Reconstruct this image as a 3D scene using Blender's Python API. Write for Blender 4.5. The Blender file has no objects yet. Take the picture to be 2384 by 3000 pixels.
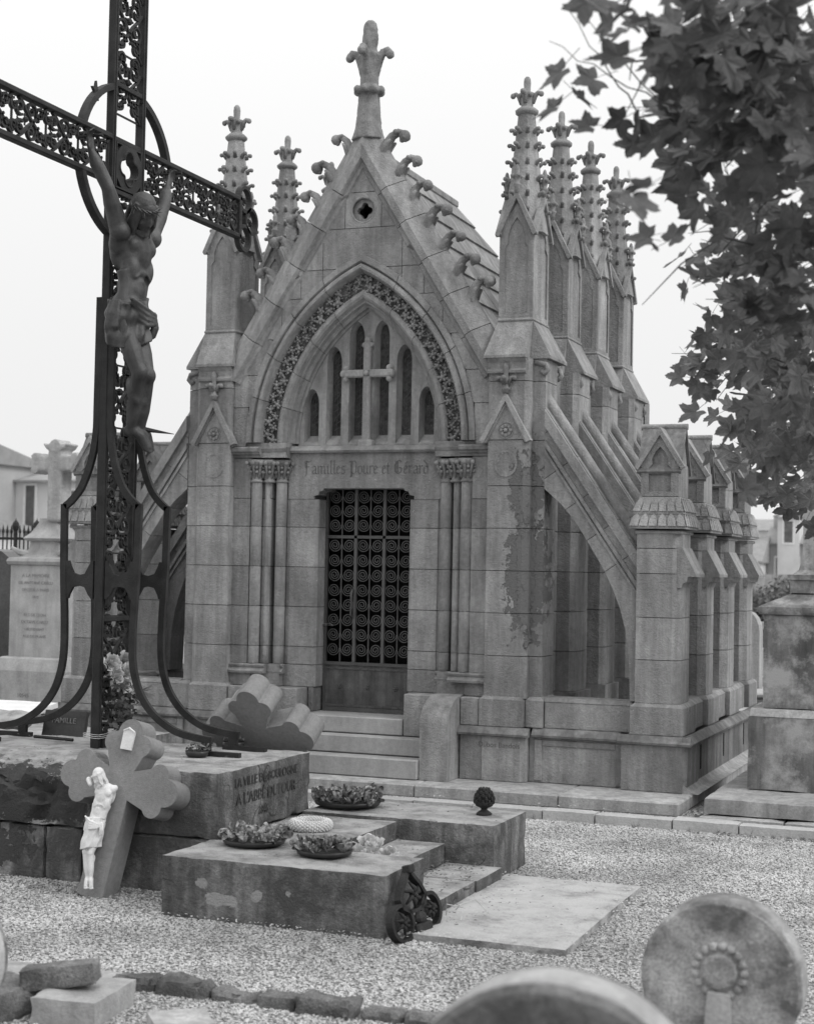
import bpy, bmesh, math, random
from math import sin, cos, pi, sqrt, radians, atan2, acos
from mathutils import Vector, Matrix, noise
from mathutils.geometry import tessellate_polygon
random.seed(7)
S = bpy.context.scene
COL = S.collection

# ---------------------------------------------------------------- camera
cam = bpy.data.cameras.new('camera'); co = bpy.data.objects.new('camera', cam); COL.objects.link(co)
yaw, pitch, roll = .3712, .0356, .0192
fwd = Vector((-sin(yaw)*cos(pitch), cos(yaw)*cos(pitch), sin(pitch)))
rt = Vector((cos(yaw), sin(yaw), 0)); upv = rt.cross(fwd)
r2 = rt*cos(roll) + upv*sin(roll); u2 = upv*cos(roll) - rt*sin(roll)
M = Matrix((r2, u2, -fwd)).transposed().to_4x4(); M.translation = Vector((5.6926, -13.2905, 1.9375))
co.matrix_world = M
cam.sensor_fit = 'VERTICAL'; cam.sensor_height = 30.0; cam.lens = 4673.4/3000*30.0
cam.clip_end = 1500
cam.dof.use_dof = True; cam.dof.focus_distance = 11.5; cam.dof.aperture_fstop = (cam.lens/1000)/.0185
S.camera = co
# ---------------------------------------------------------------- world and sun (overcast, black and white)
W = bpy.data.worlds.new('World'); S.world = W; W.use_nodes = True
nt = W.node_tree; nt.nodes.clear()
sky = nt.nodes.new('ShaderNodeTexSky'); sky.sky_type = 'NISHITA'; sky.sun_disc = False
SUN_EL, SUN_AZ = radians(40), radians(84)       # azimuth of the sun from -Y towards +X
sky.sun_elevation = SUN_EL; sky.sun_rotation = pi - SUN_AZ; sky.dust_density = 6; sky.air_density = 2
bw = nt.nodes.new('ShaderNodeRGBToBW'); cl = nt.nodes.new('ShaderNodeMath'); cl.operation = 'MINIMUM'; cl.inputs[1].default_value = 12
mix = nt.nodes.new('ShaderNodeMath'); mix.operation = 'MULTIPLY_ADD'; mix.inputs[1].default_value = .06; mix.inputs[2].default_value = 8.6
bg = nt.nodes.new('ShaderNodeBackground'); bg.inputs[1].default_value = .1
wo = nt.nodes.new('ShaderNodeOutputWorld')
nt.links.new(sky.outputs[0], bw.inputs[0]); nt.links.new(bw.outputs[0], cl.inputs[0]); nt.links.new(cl.outputs[0], mix.inputs[0])
tc = nt.nodes.new('ShaderNodeTexCoord'); sx = nt.nodes.new('ShaderNodeSeparateXYZ'); nt.links.new(tc.outputs['Generated'], sx.inputs[0])
zc = nt.nodes.new('ShaderNodeMath'); zc.operation = 'MAXIMUM'; zc.inputs[1].default_value = 0; nt.links.new(sx.outputs['Z'], zc.inputs[0])
gr = nt.nodes.new('ShaderNodeMath'); gr.operation = 'MULTIPLY_ADD'; gr.inputs[1].default_value = 1.15; gr.inputs[2].default_value = .94
z2 = nt.nodes.new('ShaderNodeMath'); z2.operation = 'POWER'; z2.inputs[1].default_value = 1.8; nt.links.new(zc.outputs[0], z2.inputs[0]); nt.links.new(z2.outputs[0], gr.inputs[0])
mu = nt.nodes.new('ShaderNodeMath'); mu.operation = 'MULTIPLY'; nt.links.new(mix.outputs[0], mu.inputs[0]); nt.links.new(gr.outputs[0], mu.inputs[1])
nt.links.new(mu.outputs[0], bg.inputs[0]); nt.links.new(bg.outputs[0], wo.inputs[0])
sl = bpy.data.lights.new('sun', 'SUN'); sl.energy = 1.5; sl.angle = radians(24); so = bpy.data.objects.new('sun', sl); COL.objects.link(so)
sd = Vector((sin(SUN_AZ)*cos(SUN_EL), -cos(SUN_AZ)*cos(SUN_EL), sin(SUN_EL)))
so.rotation_euler = sd.to_track_quat('Z', 'Y').to_euler(); so.location = (10, -10, 20)
S.view_settings.view_transform = 'Standard'; S.view_settings.look = 'None'; S.view_settings.gamma = 1
S.view_settings.exposure = .08; S.view_settings.use_curve_mapping = False
S.render.engine = 'CYCLES'; S.cycles.use_denoising = True; S.cycles.max_bounces = 6; S.cycles.transparent_max_bounces = 6

# ---------------------------------------------------------------- materials
def mat(name, lo=.2, hi=.3, rough=.85, scale=2.2, streak=0, fine=.25, speck=0, bump=.15, bscale=60, metal=0,
        stain=None, top_pale=0, rnd=.12, blot=0, blotc=.08, sub=0, crack=0, spec=.3):
    """grey surface: two value noises, vertical weather streaks, pale lichen specks, blotches, cracks"""
    m = bpy.data.materials.new(name); m.use_nodes = True; t = m.node_tree; n = t.nodes; L = t.links
    b = n['Principled BSDF']; b.inputs['Roughness'].default_value = rough; b.inputs['Metallic'].default_value = metal
    b.inputs['Specular IOR Level'].default_value = spec
    g = n.new('ShaderNodeNewGeometry'); P = g.outputs['Position']
    def mapping(sc):
        mp = n.new('ShaderNodeMapping'); mp.inputs['Scale'].default_value = sc; L.new(P, mp.inputs[0]); return mp.outputs[0]
    def nz(vec, s, det=4, ro=.6):
        x = n.new('ShaderNodeTexNoise'); x.inputs['Scale'].default_value = s; x.inputs['Detail'].default_value = det
        x.inputs['Roughness'].default_value = ro; L.new(vec, x.inputs['Vector']); return x.outputs[0]
    def ma(op, a, c, d=None):
        x = n.new('ShaderNodeMath'); x.operation = op
        for i, v in enumerate((a, c, d)):
            if v is None: continue
            if hasattr(v, 'links'): L.new(v, x.inputs[i])
            else: x.inputs[i].default_value = v
        return x.outputs[0]
    def mr(v, a, c, d=0, e=1):
        x = n.new('ShaderNodeMapRange'); x.inputs[1].default_value = a; x.inputs[2].default_value = c
        x.inputs[3].default_value = d; x.inputs[4].default_value = e; L.new(v, x.inputs[0]); return x.outputs[0]
    f1 = nz(P, scale, 5)
    v = mr(f1, .32, .68, lo, hi)
    f2 = nz(P, scale*14, 4, .7)
    v = ma('MULTIPLY', v, mr(f2, .3, .7, 1-fine, 1+fine))
    if rnd:
        oi = n.new('ShaderNodeObjectInfo'); v = ma('MULTIPLY', v, mr(oi.outputs['Random'], 0, 1, 1-rnd, 1+rnd))
    if streak:
        f3 = nz(mapping((7, 7, .8)), 1.4, 4); v = ma('MULTIPLY', v, mr(f3, .38, .62, 1-streak, 1+streak*.6))
    if blot:
        f4 = nz(P, 3.1, 6, .72); k = mr(f4, .50-.1*blot, .64-.1*blot)
        mx = n.new('ShaderNodeMix'); L.new(k, mx.inputs[0]); L.new(v, mx.inputs[2]); mx.inputs[3].default_value = blotc
        v = mx.outputs[0]
    if speck:
        vo = n.new('ShaderNodeTexVoronoi'); vo.inputs['Scale'].default_value = 26; L.new(P, vo.inputs['Vector'])
        k = ma('MULTIPLY', mr(vo.outputs['Distance'], .13, .05), mr(nz(P, 4.5), .5, .62)); 
        mx = n.new('ShaderNodeMix'); L.new(ma('MULTIPLY', k, speck), mx.inputs[0]); L.new(v, mx.inputs[2]); mx.inputs[3].default_value = min(.7, hi*2.0)
        v = mx.outputs[0]
    h = ma('MULTIPLY_ADD', f2, .5, nz(P, bscale, 3, .7))
    if crack:
        vo = n.new('ShaderNodeTexVoronoi'); vo.feature = 'DISTANCE_TO_EDGE'; vo.inputs['Scale'].default_value = crack
        dn = n.new('ShaderNodeTexNoise'); dn.inputs['Scale'].default_value = 3; L.new(P, dn.inputs['Vector'])
        av = n.new('ShaderNodeVectorMath'); av.operation = 'MULTIPLY_ADD'; av.inputs[1].default_value = (.7, .7, .7)
        L.new(dn.outputs['Color'], av.inputs[0]); L.new(P, av.inputs[2]); L.new(av.outputs[0], vo.inputs['Vector'])
        k = ma('MULTIPLY', mr(vo.outputs['Distance'], .012, .0), mr(nz(P, 1.3), .5, .56))
        mx = n.new('ShaderNodeMix'); L.new(k, mx.inputs[0]); L.new(v, mx.inputs[2]); mx.inputs[3].default_value = .02; v = mx.outputs[0]
    if top_pale:      # paler tone mixed into upward faces, broken up by noise
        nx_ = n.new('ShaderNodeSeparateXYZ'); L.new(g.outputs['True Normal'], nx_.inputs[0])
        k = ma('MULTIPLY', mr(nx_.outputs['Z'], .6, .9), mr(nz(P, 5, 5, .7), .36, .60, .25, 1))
        mx = n.new('ShaderNodeMix'); L.new(k, mx.inputs[0]); L.new(v, mx.inputs[2]); mx.inputs[3].default_value = top_pale; v = mx.outputs[0]
    if stain:
        for (c, rad, tone) in stain:     # flaked patches with an outline of their own
            vm = n.new('ShaderNodeVectorMath'); vm.operation = 'SUBTRACT'; L.new(P, vm.inputs[0]); vm.inputs[1].default_value = c
            vd = n.new('ShaderNodeVectorMath'); vd.operation = 'DIVIDE'; L.new(vm.outputs[0], vd.inputs[0]); vd.inputs[1].default_value = rad
            vl = n.new('ShaderNodeVectorMath'); vl.operation = 'LENGTH'; L.new(vd.outputs[0], vl.inputs[0])
            d = ma('ADD', vl.outputs['Value'], mr(nz(P, 9, 5, .7), .3, .7, -.55, .55)); k = mr(d, 1.03, .97)
            mx = n.new('ShaderNodeMix'); L.new(k, mx.inputs[0]); L.new(v, mx.inputs[2]); mx.inputs[3].default_value = tone; v = mx.outputs[0]
            h = ma('MULTIPLY_ADD', k, -2.0, h)
    cc = n.new('ShaderNodeCombineColor'); [L.new(v, cc.inputs[i]) for i in range(3)]
    L.new(cc.outputs[0], b.inputs['Base Color'])
    bp = n.new('ShaderNodeBump'); bp.inputs['Strength'].default_value = bump; bp.inputs['Distance'].default_value = .02
    L.new(h, bp.inputs['Height']); L.new(bp.outputs[0], b.inputs['Normal'])
    if sub:
        tr = n.new('ShaderNodeBsdfTranslucent'); L.new(cc.outputs[0], tr.inputs[0]); mxs = n.new('ShaderNodeMixShader'); mxs.inputs[0].default_value = sub
        L.new(b.outputs[0], mxs.inputs[1]); L.new(tr.outputs[0], mxs.inputs[2]); L.new(mxs.outputs[0], n['Material Output'].inputs[0])
    return m
STONE = mat('limestone', .195, .33, scale=1.6, streak=.2, speck=.7, fine=.16, bump=.75, rnd=.14)
STONEP = mat('limestone_flaked', .195, .33, scale=1.6, streak=.2, speck=.7, fine=.16, bump=.75, rnd=.08,
    stain=[((1.62, 0, 2.62), (.14, .4, .32), .14), ((1.62, 0, 1.88), (.17, .5, .5), .14), ((1.62, .05, 2.2), (.07, .4, .8), .15)])
STONED = mat('limestone_dirty', .12, .22, streak=.3, speck=.2, fine=.2, bump=.3)
STONEC = mat('carved_limestone', .14, .28, scale=6, fine=.25, bump=.35, bscale=90)
MORTAR = mat('mortar', .05, .07)
ROOFM = mat('roof_stone', .17, .25, streak=.25, speck=.3, fine=.15, bump=.3)
IRON = mat('painted_iron', .014, .034, rough=.62, scale=8, fine=.25, bump=.35, bscale=120, spec=.25, rnd=.05)
BRONZE = mat('bronze', .02, .06, rough=.48, scale=7, streak=.25, fine=.2, bump=.25, bscale=90, spec=.5, rnd=0)
GATE = mat('gate_iron', .05, .08, rough=.5, scale=9, fine=.2, bump=.2, spec=.5, rnd=.1)
KICK = mat('gate_sheet_iron', .055, .11, rough=.5, scale=5, streak=.35, fine=.2, bump=.15, rnd=0)
DARK = mat('interior_shade', .012, .02)  # near-black stands in for the shade inside openings
GLASSM = mat('leaded_glass', .02, .08, rough=.12, scale=22, fine=.3, bump=.9, bscale=26, rnd=.3, spec=.6)
TOMB = mat('weathered_tomb', .09, .21, streak=.45, speck=.5, fine=.28, bump=.7, blot=.35, blotc=.07, crack=2.2, rnd=0, top_pale=.36,
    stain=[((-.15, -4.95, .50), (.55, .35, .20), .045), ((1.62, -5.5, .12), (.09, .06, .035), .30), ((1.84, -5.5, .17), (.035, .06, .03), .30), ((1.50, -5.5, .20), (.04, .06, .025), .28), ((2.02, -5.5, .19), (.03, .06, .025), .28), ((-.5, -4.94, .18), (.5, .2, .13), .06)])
TOMBTOP = mat('tomb_slab', .28, .44, scale=3, fine=.22, speck=.5, bump=.5, blot=.2, blotc=.14, crack=1.6, top_pale=.42)
STEPM = mat('step_stone', .27, .37, fine=.12, speck=.3, streak=.08, bump=.25)
PALE = mat('pale_stone', .30, .43, scale=4, fine=.15, speck=.3, streak=.12, bump=.3)
PALE2 = mat('pale_dirty_stone', .26, .38, scale=3, fine=.2, speck=.3, streak=.2, bump=.3)
CONC = mat('cast_concrete', .18, .24, scale=3, fine=.14, bump=.5, bscale=160, speck=.1, rnd=.04)
LICHEN = mat('lichen_stone', .19, .42, scale=9, fine=.4, speck=.8, bump=.6, blot=.25, blotc=.11)
KERBM = mat('kerb_stone', .33, .46, scale=3, fine=.15, speck=.3, bump=.35, rnd=.15)
OLDK = mat('old_kerb_stone', .09, .2, scale=6, fine=.4, speck=.7, bump=.7, blot=.2, blotc=.07)
WHITE = mat('white_plaster', .60, .72, rough=.6, scale=9, fine=.08, bump=.25, bscale=130, rnd=0, blot=.0)
CERAM = mat('ceramic_white', .55, .7, rough=.4, scale=12, fine=.15, bump=.1)
DCER = mat('ceramic_dark', .05, .18, rough=.4, scale=11, fine=.35, bump=.25, spec=.5)
LCER = mat('ceramic_petals', .03, .42, rough=.45, scale=34, fine=.3, bump=.2, rnd=.4)
BLACK = mat('black_bowl', .02, .04, rough=.35, bump=.1)
INK = mat('letter_recess', .095, .12)
INKD = mat('letter_black', .045, .06)
LEAFM = mat('sycamore_leaf', .045, .125, rough=.45, scale=9, fine=.2, bump=.35, bscale=40, rnd=.5, sub=.3, spec=.45)
BARK = mat('bark', .07, .13, scale=9, bump=.8, streak=.3)
BUSHM = mat('bush_leaf', .08, .16, rough=.6, scale=9, rnd=.3, sub=.2)
ROSE = mat('rose_petal', .36, .56, rough=.6, scale=14, fine=.12, bump=.1, rnd=.08)
HOUSEW = mat('house_wall', .5, .62, scale=.5, fine=.04, bump=.05, rnd=.05)
HOUSEW2 = mat('house_wall_grey', .30, .38, scale=.5, fine=.05, bump=.05, rnd=.05)
HROOF = mat('house_roof', .22, .3, scale=1.2, fine=.2, bump=.3)
HWIN = mat('window_glass', .08, .14, rough=.1)
GRAVB = mat('gravel_bed', .24, .44, rough=.9, scale=26, fine=.35, bump=1.0, bscale=70, rnd=0)
PEB = mat('gravel_stones', .27, .50, rough=.8, scale=1.3, fine=.1, bump=.3, rnd=.36)
LEAFD = mat('dead_leaf', .05, .12, rough=.7, scale=20, rnd=.4)

# ---------------------------------------------------------------- helpers
def tag(o, label=None, cat=None, group=None, kind=None):
    for k, v in (('label', label), ('category', cat), ('group', group), ('kind', kind)):
        if v: o[k] = v
    return o
def link(name, me, m, parent=None, loc=None, smooth=False):
    o = bpy.data.objects.new(name, me); COL.objects.link(o)
    if m and not me.materials: me.materials.append(m)
    if parent is not None: o.parent = parent
    if loc is not None: o.location = loc
    return o
def empty(name, loc, label, cat, group=None, rot=None):
    o = bpy.data.objects.new(name, None); COL.objects.link(o); o.location = loc; o.empty_display_size = .2
    if rot: o.rotation_euler = rot
    return tag(o, label, cat, group)
def copy_tree(o, parent=None):
    c = o.copy(); COL.objects.link(c)
    if parent is not None: c.parent = parent
    for ch in [x for x in o.children]: copy_tree(ch, c)
    return c
class MB:
    def __init__(s): s.v = []; s.f = []
    def add(s, vs, fs, m=None):
        n = len(s.v)
        s.v += [tuple((m @ Vector(p)) if m else p) for p in vs]; s.f += [tuple(n+i for i in f) for f in fs]; return s
    def box(s, x0, x1, y0, y1, z0, z1, c=0, m=None):
        if c <= 0:
            vs = [(x, y, z) for x in (x0, x1) for y in (y0, y1) for z in (z0, z1)]
            return s.add(vs, [(0,1,3,2),(4,6,7,5),(0,4,5,1),(2,3,7,6),(0,2,6,4),(1,5,7,3)], m)
        c = min(c, (x1-x0)*.45, (y1-y0)*.45, (z1-z0)*.45)
        vs = []; ix = {}
        for i in (0, 1):
            for j in (0, 1):
                for k in (0, 1):
                    for a in range(3):
                        p = [(x0+c, x1-c)[i], (y0+c, y1-c)[j], (z0+c, z1-c)[k]]
                        p[a] = ((x0, x1)[i], (y0, y1)[j], (z0, z1)[k])[a]
                        ix[(i, j, k, a)] = len(vs); vs.append(tuple(p))
        fs = []
        for a in range(3):
            b, d = [q for q in range(3) if q != a]
            for e in (0, 1):
                q = []
                for (u, w) in ((0,0),(1,0),(1,1),(0,1)):
                    t = [0,0,0]; t[a] = e; t[b] = u; t[d] = w; q.append(ix[(*t, a)])
                fs.append(tuple(q))
        for a in range(3):
            b, d = [q for q in range(3) if q != a]
            for u in (0, 1):
                for w in (0, 1):
                    t0 = [0,0,0]; t0[b] = u; t0[d] = w; t1 = list(t0); t1[a] = 1
                    fs.append((ix[(*t0, b)], ix[(*t1, b)], ix[(*t1, d)], ix[(*t0, d)]))
        for i in (0, 1):
            for j in (0, 1):
                for k in (0, 1): fs.append(tuple(ix[(i, j, k, a)] for a in range(3)))
        return s.add(vs, fs, m)
    def prism(s, poly, ax, a, b, m=None, poly2=None):
        """poly: 2D points; ax 'x' -> (y,z), 'y' -> (x,z), 'z' -> (x,y)"""
        n = len(poly); poly2 = poly2 or poly
        def P(q, t):
            return {'x': (t, q[0], q[1]), 'y': (q[0], t, q[1]), 'z': (q[0], q[1], t)}[ax]
        vs = [P(q, a) for q in poly] + [P(q, b) for q in poly2]
        fs = [(i, (i+1) % n, n+(i+1) % n, n+i) for i in range(n)]
        if n <= 4: fs += [tuple(range(n)), tuple(range(n, 2*n))]
        else:
            for tri in tessellate_polygon([[Vector((q[0], q[1], 0)) for q in poly]]): fs += [tuple(tri)]
            for tri in tessellate_polygon([[Vector((q[0], q[1], 0)) for q in poly2]]): fs += [tuple(n+i for i in tri)]
        return s.add(vs, fs, m)
    def plate(s, outer, holes, ax, a, b, holes2=None, outer2=None, m=None):
        holes2 = holes2 or holes; outer2 = outer2 or outer
        def P(q, t):
            return {'x': (t, q[0], q[1]), 'y': (q[0], t, q[1]), 'z': (q[0], q[1], t)}[ax]
        for pl, t in (((outer, holes), a), ((outer2, holes2), b)):
            loops = [pl[0]] + list(pl[1]); flat = [q for l in loops for q in l]
            s.add([P(q, t) for q in flat], [tuple(x) for x in tessellate_polygon([[Vector((q[0], q[1], 0)) for q in l] for l in loops])], m)
        for l1, l2 in zip([outer] + list(holes), [outer2] + list(holes2)):
            n = len(l1); s.add([P(q, a) for q in l1] + [P(q, b) for q in l2], [(i, (i+1) % n, n+(i+1) % n, n+i) for i in range(n)], m)
        return s
    def lathe(s, prof, c=(0, 0, 0), n=16, sx=1, sy=1, m=None, rot=0):
        vs = []; k = len(prof)
        for j in range(n):
            a = 2*pi*j/n + rot
            vs += [(c[0]+r*cos(a)*sx, c[1]+r*sin(a)*sy, c[2]+z) for r, z in prof]
        fs = [(j*k+i, ((j+1) % n)*k+i, ((j+1) % n)*k+i+1, j*k+i+1) for j in range(n) for i in range(k-1)]
        fs += [tuple(j*k for j in range(n)), tuple(j*k+k-1 for j in range(n))]
        return s.add(vs, fs, m)
    def tube(s, pts, r, n=6, m=None, closed=False, flat=1.0, up=None):
        pts = [Vector(p) for p in pts]; N = len(pts); rs = r if hasattr(r, '__len__') else [r]*N
        vs = []; prev = None
        for i in range(N):
            if closed: t = pts[(i+1) % N]-pts[i-1]
            else: t = pts[min(i+1, N-1)]-pts[max(i-1, 0)]
            if t.length < 1e-9: t = Vector((0, 0, 1))
            t.normalize()
            if up is not None: a = Vector(up) - t*t.dot(Vector(up))
            else:
                a = prev - t*t.dot(prev) if prev is not None else (Vector((0, 0, 1)) if abs(t.z) < .9 else Vector((1, 0, 0)))
                if prev is None: a = a - t*t.dot(a)
            a.normalize(); prev = a; b = t.cross(a)
            for j in range(n):
                w = 2*pi*(j+.5)/n; vs.append(tuple(pts[i]+(a*cos(w)*flat+b*sin(w))*rs[i]))
        fs = [(i*n+j, i*n+(j+1) % n, (i+1)*n+(j+1) % n, (i+1)*n+j) for i in range(N-1) for j in range(n)]
        if closed: fs += [((N-1)*n+j, (N-1)*n+(j+1) % n, (j+1) % n, j) for j in range(n)]
        else: fs += [tuple(range(n)), tuple((N-1)*n+j for j in range(n))]
        return s.add(vs, fs, m)
    def ball(s, c, r, n=8, k=5, m=None, sc=(1, 1, 1)):
        vs = [(c[0], c[1], c[2]+r*sc[2])]; fs = []
        for i in range(1, k):
            for j in range(n):
                a = pi*i/k; b = 2*pi*j/n; vs.append((c[0]+r*sc[0]*sin(a)*cos(b), c[1]+r*sc[1]*sin(a)*sin(b), c[2]+r*sc[2]*cos(a)))
        vs.append((c[0], c[1], c[2]-r*sc[2])); e = len(vs)-1
        fs += [(0, 1+j, 1+(j+1) % n) for j in range(n)]
        for i in range(k-2): fs += [(1+i*n+j, 1+(i+1)*n+j, 1+(i+1)*n+(j+1) % n, 1+i*n+(j+1) % n) for j in range(n)]
        fs += [(e, 1+(k-2)*n+(j+1) % n, 1+(k-2)*n+j) for j in range(n)]
        return s.add(vs, fs, m)
    def mesh(s, name, smooth=False):
        me = bpy.data.meshes.new(name); me.from_pydata(s.v, [], s.f)
        bm = bmesh.new(); bm.from_mesh(me); bmesh.ops.recalc_face_normals(bm, faces=bm.faces[:]); bm.to_mesh(me); bm.free()
        if smooth:
            me.polygons.foreach_set('use_smooth', [True]*len(me.polygons))
        me.update(); return me
    def build(s, name, m, parent=None, loc=None, smooth=False, kind=None, label=None):
        o = link(name, s.mesh(name, smooth), m, parent, loc)
        if kind: o['kind'] = kind
        if label: o['label'] = label
        return o
def autosmooth(o, ang=40):
    me = o.data
    me.polygons.foreach_set('use_smooth', [True]*len(me.polygons))
    try: me.set_sharp_from_angle(angle=radians(ang))
    except Exception: pass
    return o
_cache = {}
def block(name, x0, x1, y0, y1, z0, z1, m, parent, c=.006, gap=.0025):
    """a dressed stone; meshes shared between equal sizes"""
    d = (round(x1-x0-2*gap, 4), round(y1-y0-2*gap, 4), round(z1-z0-2*gap, 4)); k = (d, c, m.name)
    if k not in _cache: _cache[k] = MB().box(-d[0]/2, d[0]/2, -d[1]/2, d[1]/2, -d[2]/2, d[2]/2, c).mesh(name); _cache[k].materials.append(m)
    return link(name, _cache[k], m, parent, ((x0+x1)/2, (y0+y1)/2, (z0+z1)/2))
def remesh(name, mb, m, parent, voxel, smooth=4, loc=None, disp=0):
    me = mb.mesh(name); o = bpy.data.objects.new(name+'_tmp', me); COL.objects.link(o)
    md = o.modifiers.new('r', 'REMESH'); md.mode = 'VOXEL'; md.voxel_size = voxel
    if smooth:
        sm = o.modifiers.new('s', 'SMOOTH'); sm.iterations = smooth; sm.factor = .5
    dg = bpy.context.evaluated_depsgraph_get(); me2 = bpy.data.meshes.new_from_object(o.evaluated_get(dg))
    bpy.data.objects.remove(o); bpy.data.meshes.remove(me); me2.name = name
    if disp:
        for v in me2.vertices: v.co += v.normal*disp*noise.noise(v.co*40)
    me2.polygons.foreach_set('use_smooth', [True]*len(me2.polygons))
    return link(name, me2, m, parent, loc)
def mirror_poly(p): return [(-x, y) for x, y in p]
def text_mesh(body, size, extrude, name, m, parent, mtx, align='CENTER', sx=1.0, spacing=1.0):
    cu = bpy.data.curves.new(name, 'FONT'); cu.body = body; cu.size = size; cu.extrude = extrude; cu.align_x = align; cu.space_character = spacing
    o = bpy.data.objects.new(name, cu); COL.objects.link(o)
    dg = bpy.context.evaluated_depsgraph_get(); me = bpy.data.meshes.new_from_object(o.evaluated_get(dg)); bpy.data.objects.remove(o)
    me.transform(mtx @ Matrix.Diagonal((sx, 1, 1, 1))); me.name = name; return link(name, me, m, parent)
def frame_mtx(o, xd, yd):
    x = Vector(xd).normalized(); y = Vector(yd).normalized(); z = x.cross(y)
    m_ = Matrix((x, y, z)).transposed().to_4x4(); m_.translation = Vector(o); return m_
def fbm(p, s): return noise.fractal(Vector(p)*s, 1.0, 2.0, 4)
def rough(name, x0, x1, y0, y1, z0, z1, cell, amp, m, parent, fn=None, s=5.0, fixb=True):
    """a stone block with worn, uneven faces and rounded arrises"""
    nx, ny, nz_ = [max(2, int(round((b-a)/cell))) for a, b in ((x0, x1), (y0, y1), (z0, z1))]
    ix = {}; vs = []; fs = []
    def V(i, j, k):
        if (i, j, k) in ix: return ix[(i, j, k)]
        p = Vector((x0+(x1-x0)*i/nx, y0+(y1-y0)*j/ny, z0+(z1-z0)*k/nz_))
        nrm = Vector(((i == nx)-(i == 0), (j == ny)-(j == 0), (k == nz_)-(k == 0)))
        e = abs(nrm.x)+abs(nrm.y)+abs(nrm.z)
        d = fbm(p, s)*amp - (amp*.8 if e > 1 else 0) - max(0, fbm(p+Vector((9, 2, 1)), 11)-.15)*amp*(3 if e > 1 else .6)
        q = p + nrm.normalized()*d if nrm.length else p
        if fn: q = fn(q, p)
        ix[(i, j, k)] = len(vs); vs.append(tuple(q)); return ix[(i, j, k)]
    for i in range(nx):
        for j in range(ny):
            for k in (0, nz_): fs.append((V(i, j, k), V(i+1, j, k), V(i+1, j+1, k), V(i, j+1, k)))
    for i in range(nx):
        for k in range(nz_):
            for j in (0, ny): fs.append((V(i, j, k), V(i+1, j, k), V(i+1, j, k+1), V(i, j, k+1)))
    for j in range(ny):
        for k in range(nz_):
            for i in (0, nx): fs.append((V(i, j, k), V(i, j+1, k), V(i, j+1, k+1), V(i, j, k+1)))
    o = MB().add(vs, fs).build(name, m, parent); autosmooth(o, 35); return o

# ================================================================= ground
g = MB().add([(-300, -60, 0), (300, -60, 0), (300, 500, 0), (-300, 500, 0)], [(0, 1, 2, 3)]).build('ground', GRAVB); g['kind'] = 'structure'
def gravel(name, x0, x1, y0, y1, dens, size):
    o = MB().add([(x0, y0, .004), (x1, y0, .004), (x1, y1, .004), (x0, y1, .004)], [(0, 1, 2, 3)]).build(name, PEB)
    tag(o, kind='stuff', label='pale crushed gravel covering the cemetery path', cat='gravel')
    ng = bpy.data.node_groups.new('gravel_scatter', 'GeometryNodeTree')
    ng.interface.new_socket('Geometry', in_out='INPUT', socket_type='NodeSocketGeometry'); ng.interface.new_socket('Geometry', in_out='OUTPUT', socket_type='NodeSocketGeometry')
    N = ng.nodes; gi = N.new('NodeGroupInput'); go = N.new('NodeGroupOutput')
    dp = N.new('GeometryNodeDistributePointsOnFaces'); dp.inputs['Density'].default_value = dens
    ico = N.new('GeometryNodeMeshIcoSphere'); ico.inputs['Radius'].default_value = size; ico.inputs['Subdivisions'].default_value = 1
    sp = N.new('GeometryNodeSetPosition'); rv = N.new('FunctionNodeRandomValue'); rv.data_type = 'FLOAT_VECTOR'
    rv.inputs[0].default_value = (-size*.25,)*3; rv.inputs[1].default_value = (size*.25,)*3
    iop = N.new('GeometryNodeInstanceOnPoints')
    rr = N.new('FunctionNodeRandomValue'); rr.data_type = 'FLOAT_VECTOR'; rr.inputs[0].default_value = (-.5, -.5, 0); rr.inputs[1].default_value = (.5, .5, 6.28)
    rs = N.new('FunctionNodeRandomValue'); rs.data_type = 'FLOAT_VECTOR'; rs.inputs[0].default_value = (.6, .4, .3); rs.inputs[1].default_value = (1.5, 1.0, .75)
    sm = N.new('GeometryNodeSetMaterial'); sm.inputs['Material'].default_value = PEB
    l = ng.links.new
    l(gi.outputs[0], dp.inputs['Mesh']); l(dp.outputs['Points'], iop.inputs['Points']); l(ico.outputs['Mesh'], sp.inputs['Geometry']); l(rv.outputs[0], sp.inputs['Offset'])
    l(sp.outputs[0], sm.inputs['Geometry']); l(sm.outputs[0], iop.inputs['Instance']); l(rr.outputs[0], iop.inputs['Rotation']); l(rs.outputs[0], iop.inputs['Scale'])
    l(iop.outputs[0], go.inputs[0])
    md = o.modifiers.new('scatter', 'NODES'); md.node_group = ng; return o
gravel('gravel', -1.5, 6.2, -9.6, -.2, 5200, .0087)

# ================================================================= chapel
CH = empty('memorial_chapel', (0, 0, 0), 'small gothic stone family chapel with pinnacles, flying buttresses and an iron scrollwork door', 'chapel')
def cpoly(name, poly, ax, a, b, m=STONE, parent=None, **k):
    return MB().prism(poly, ax, a, b).build(name, m, parent or CH, **k)
LV = [.826, 1.196, 1.567, 1.937, 2.308, 2.68, 3.083]
G = .003
PY = [0.0, 1.12, 2.24, 3.36]
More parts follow.
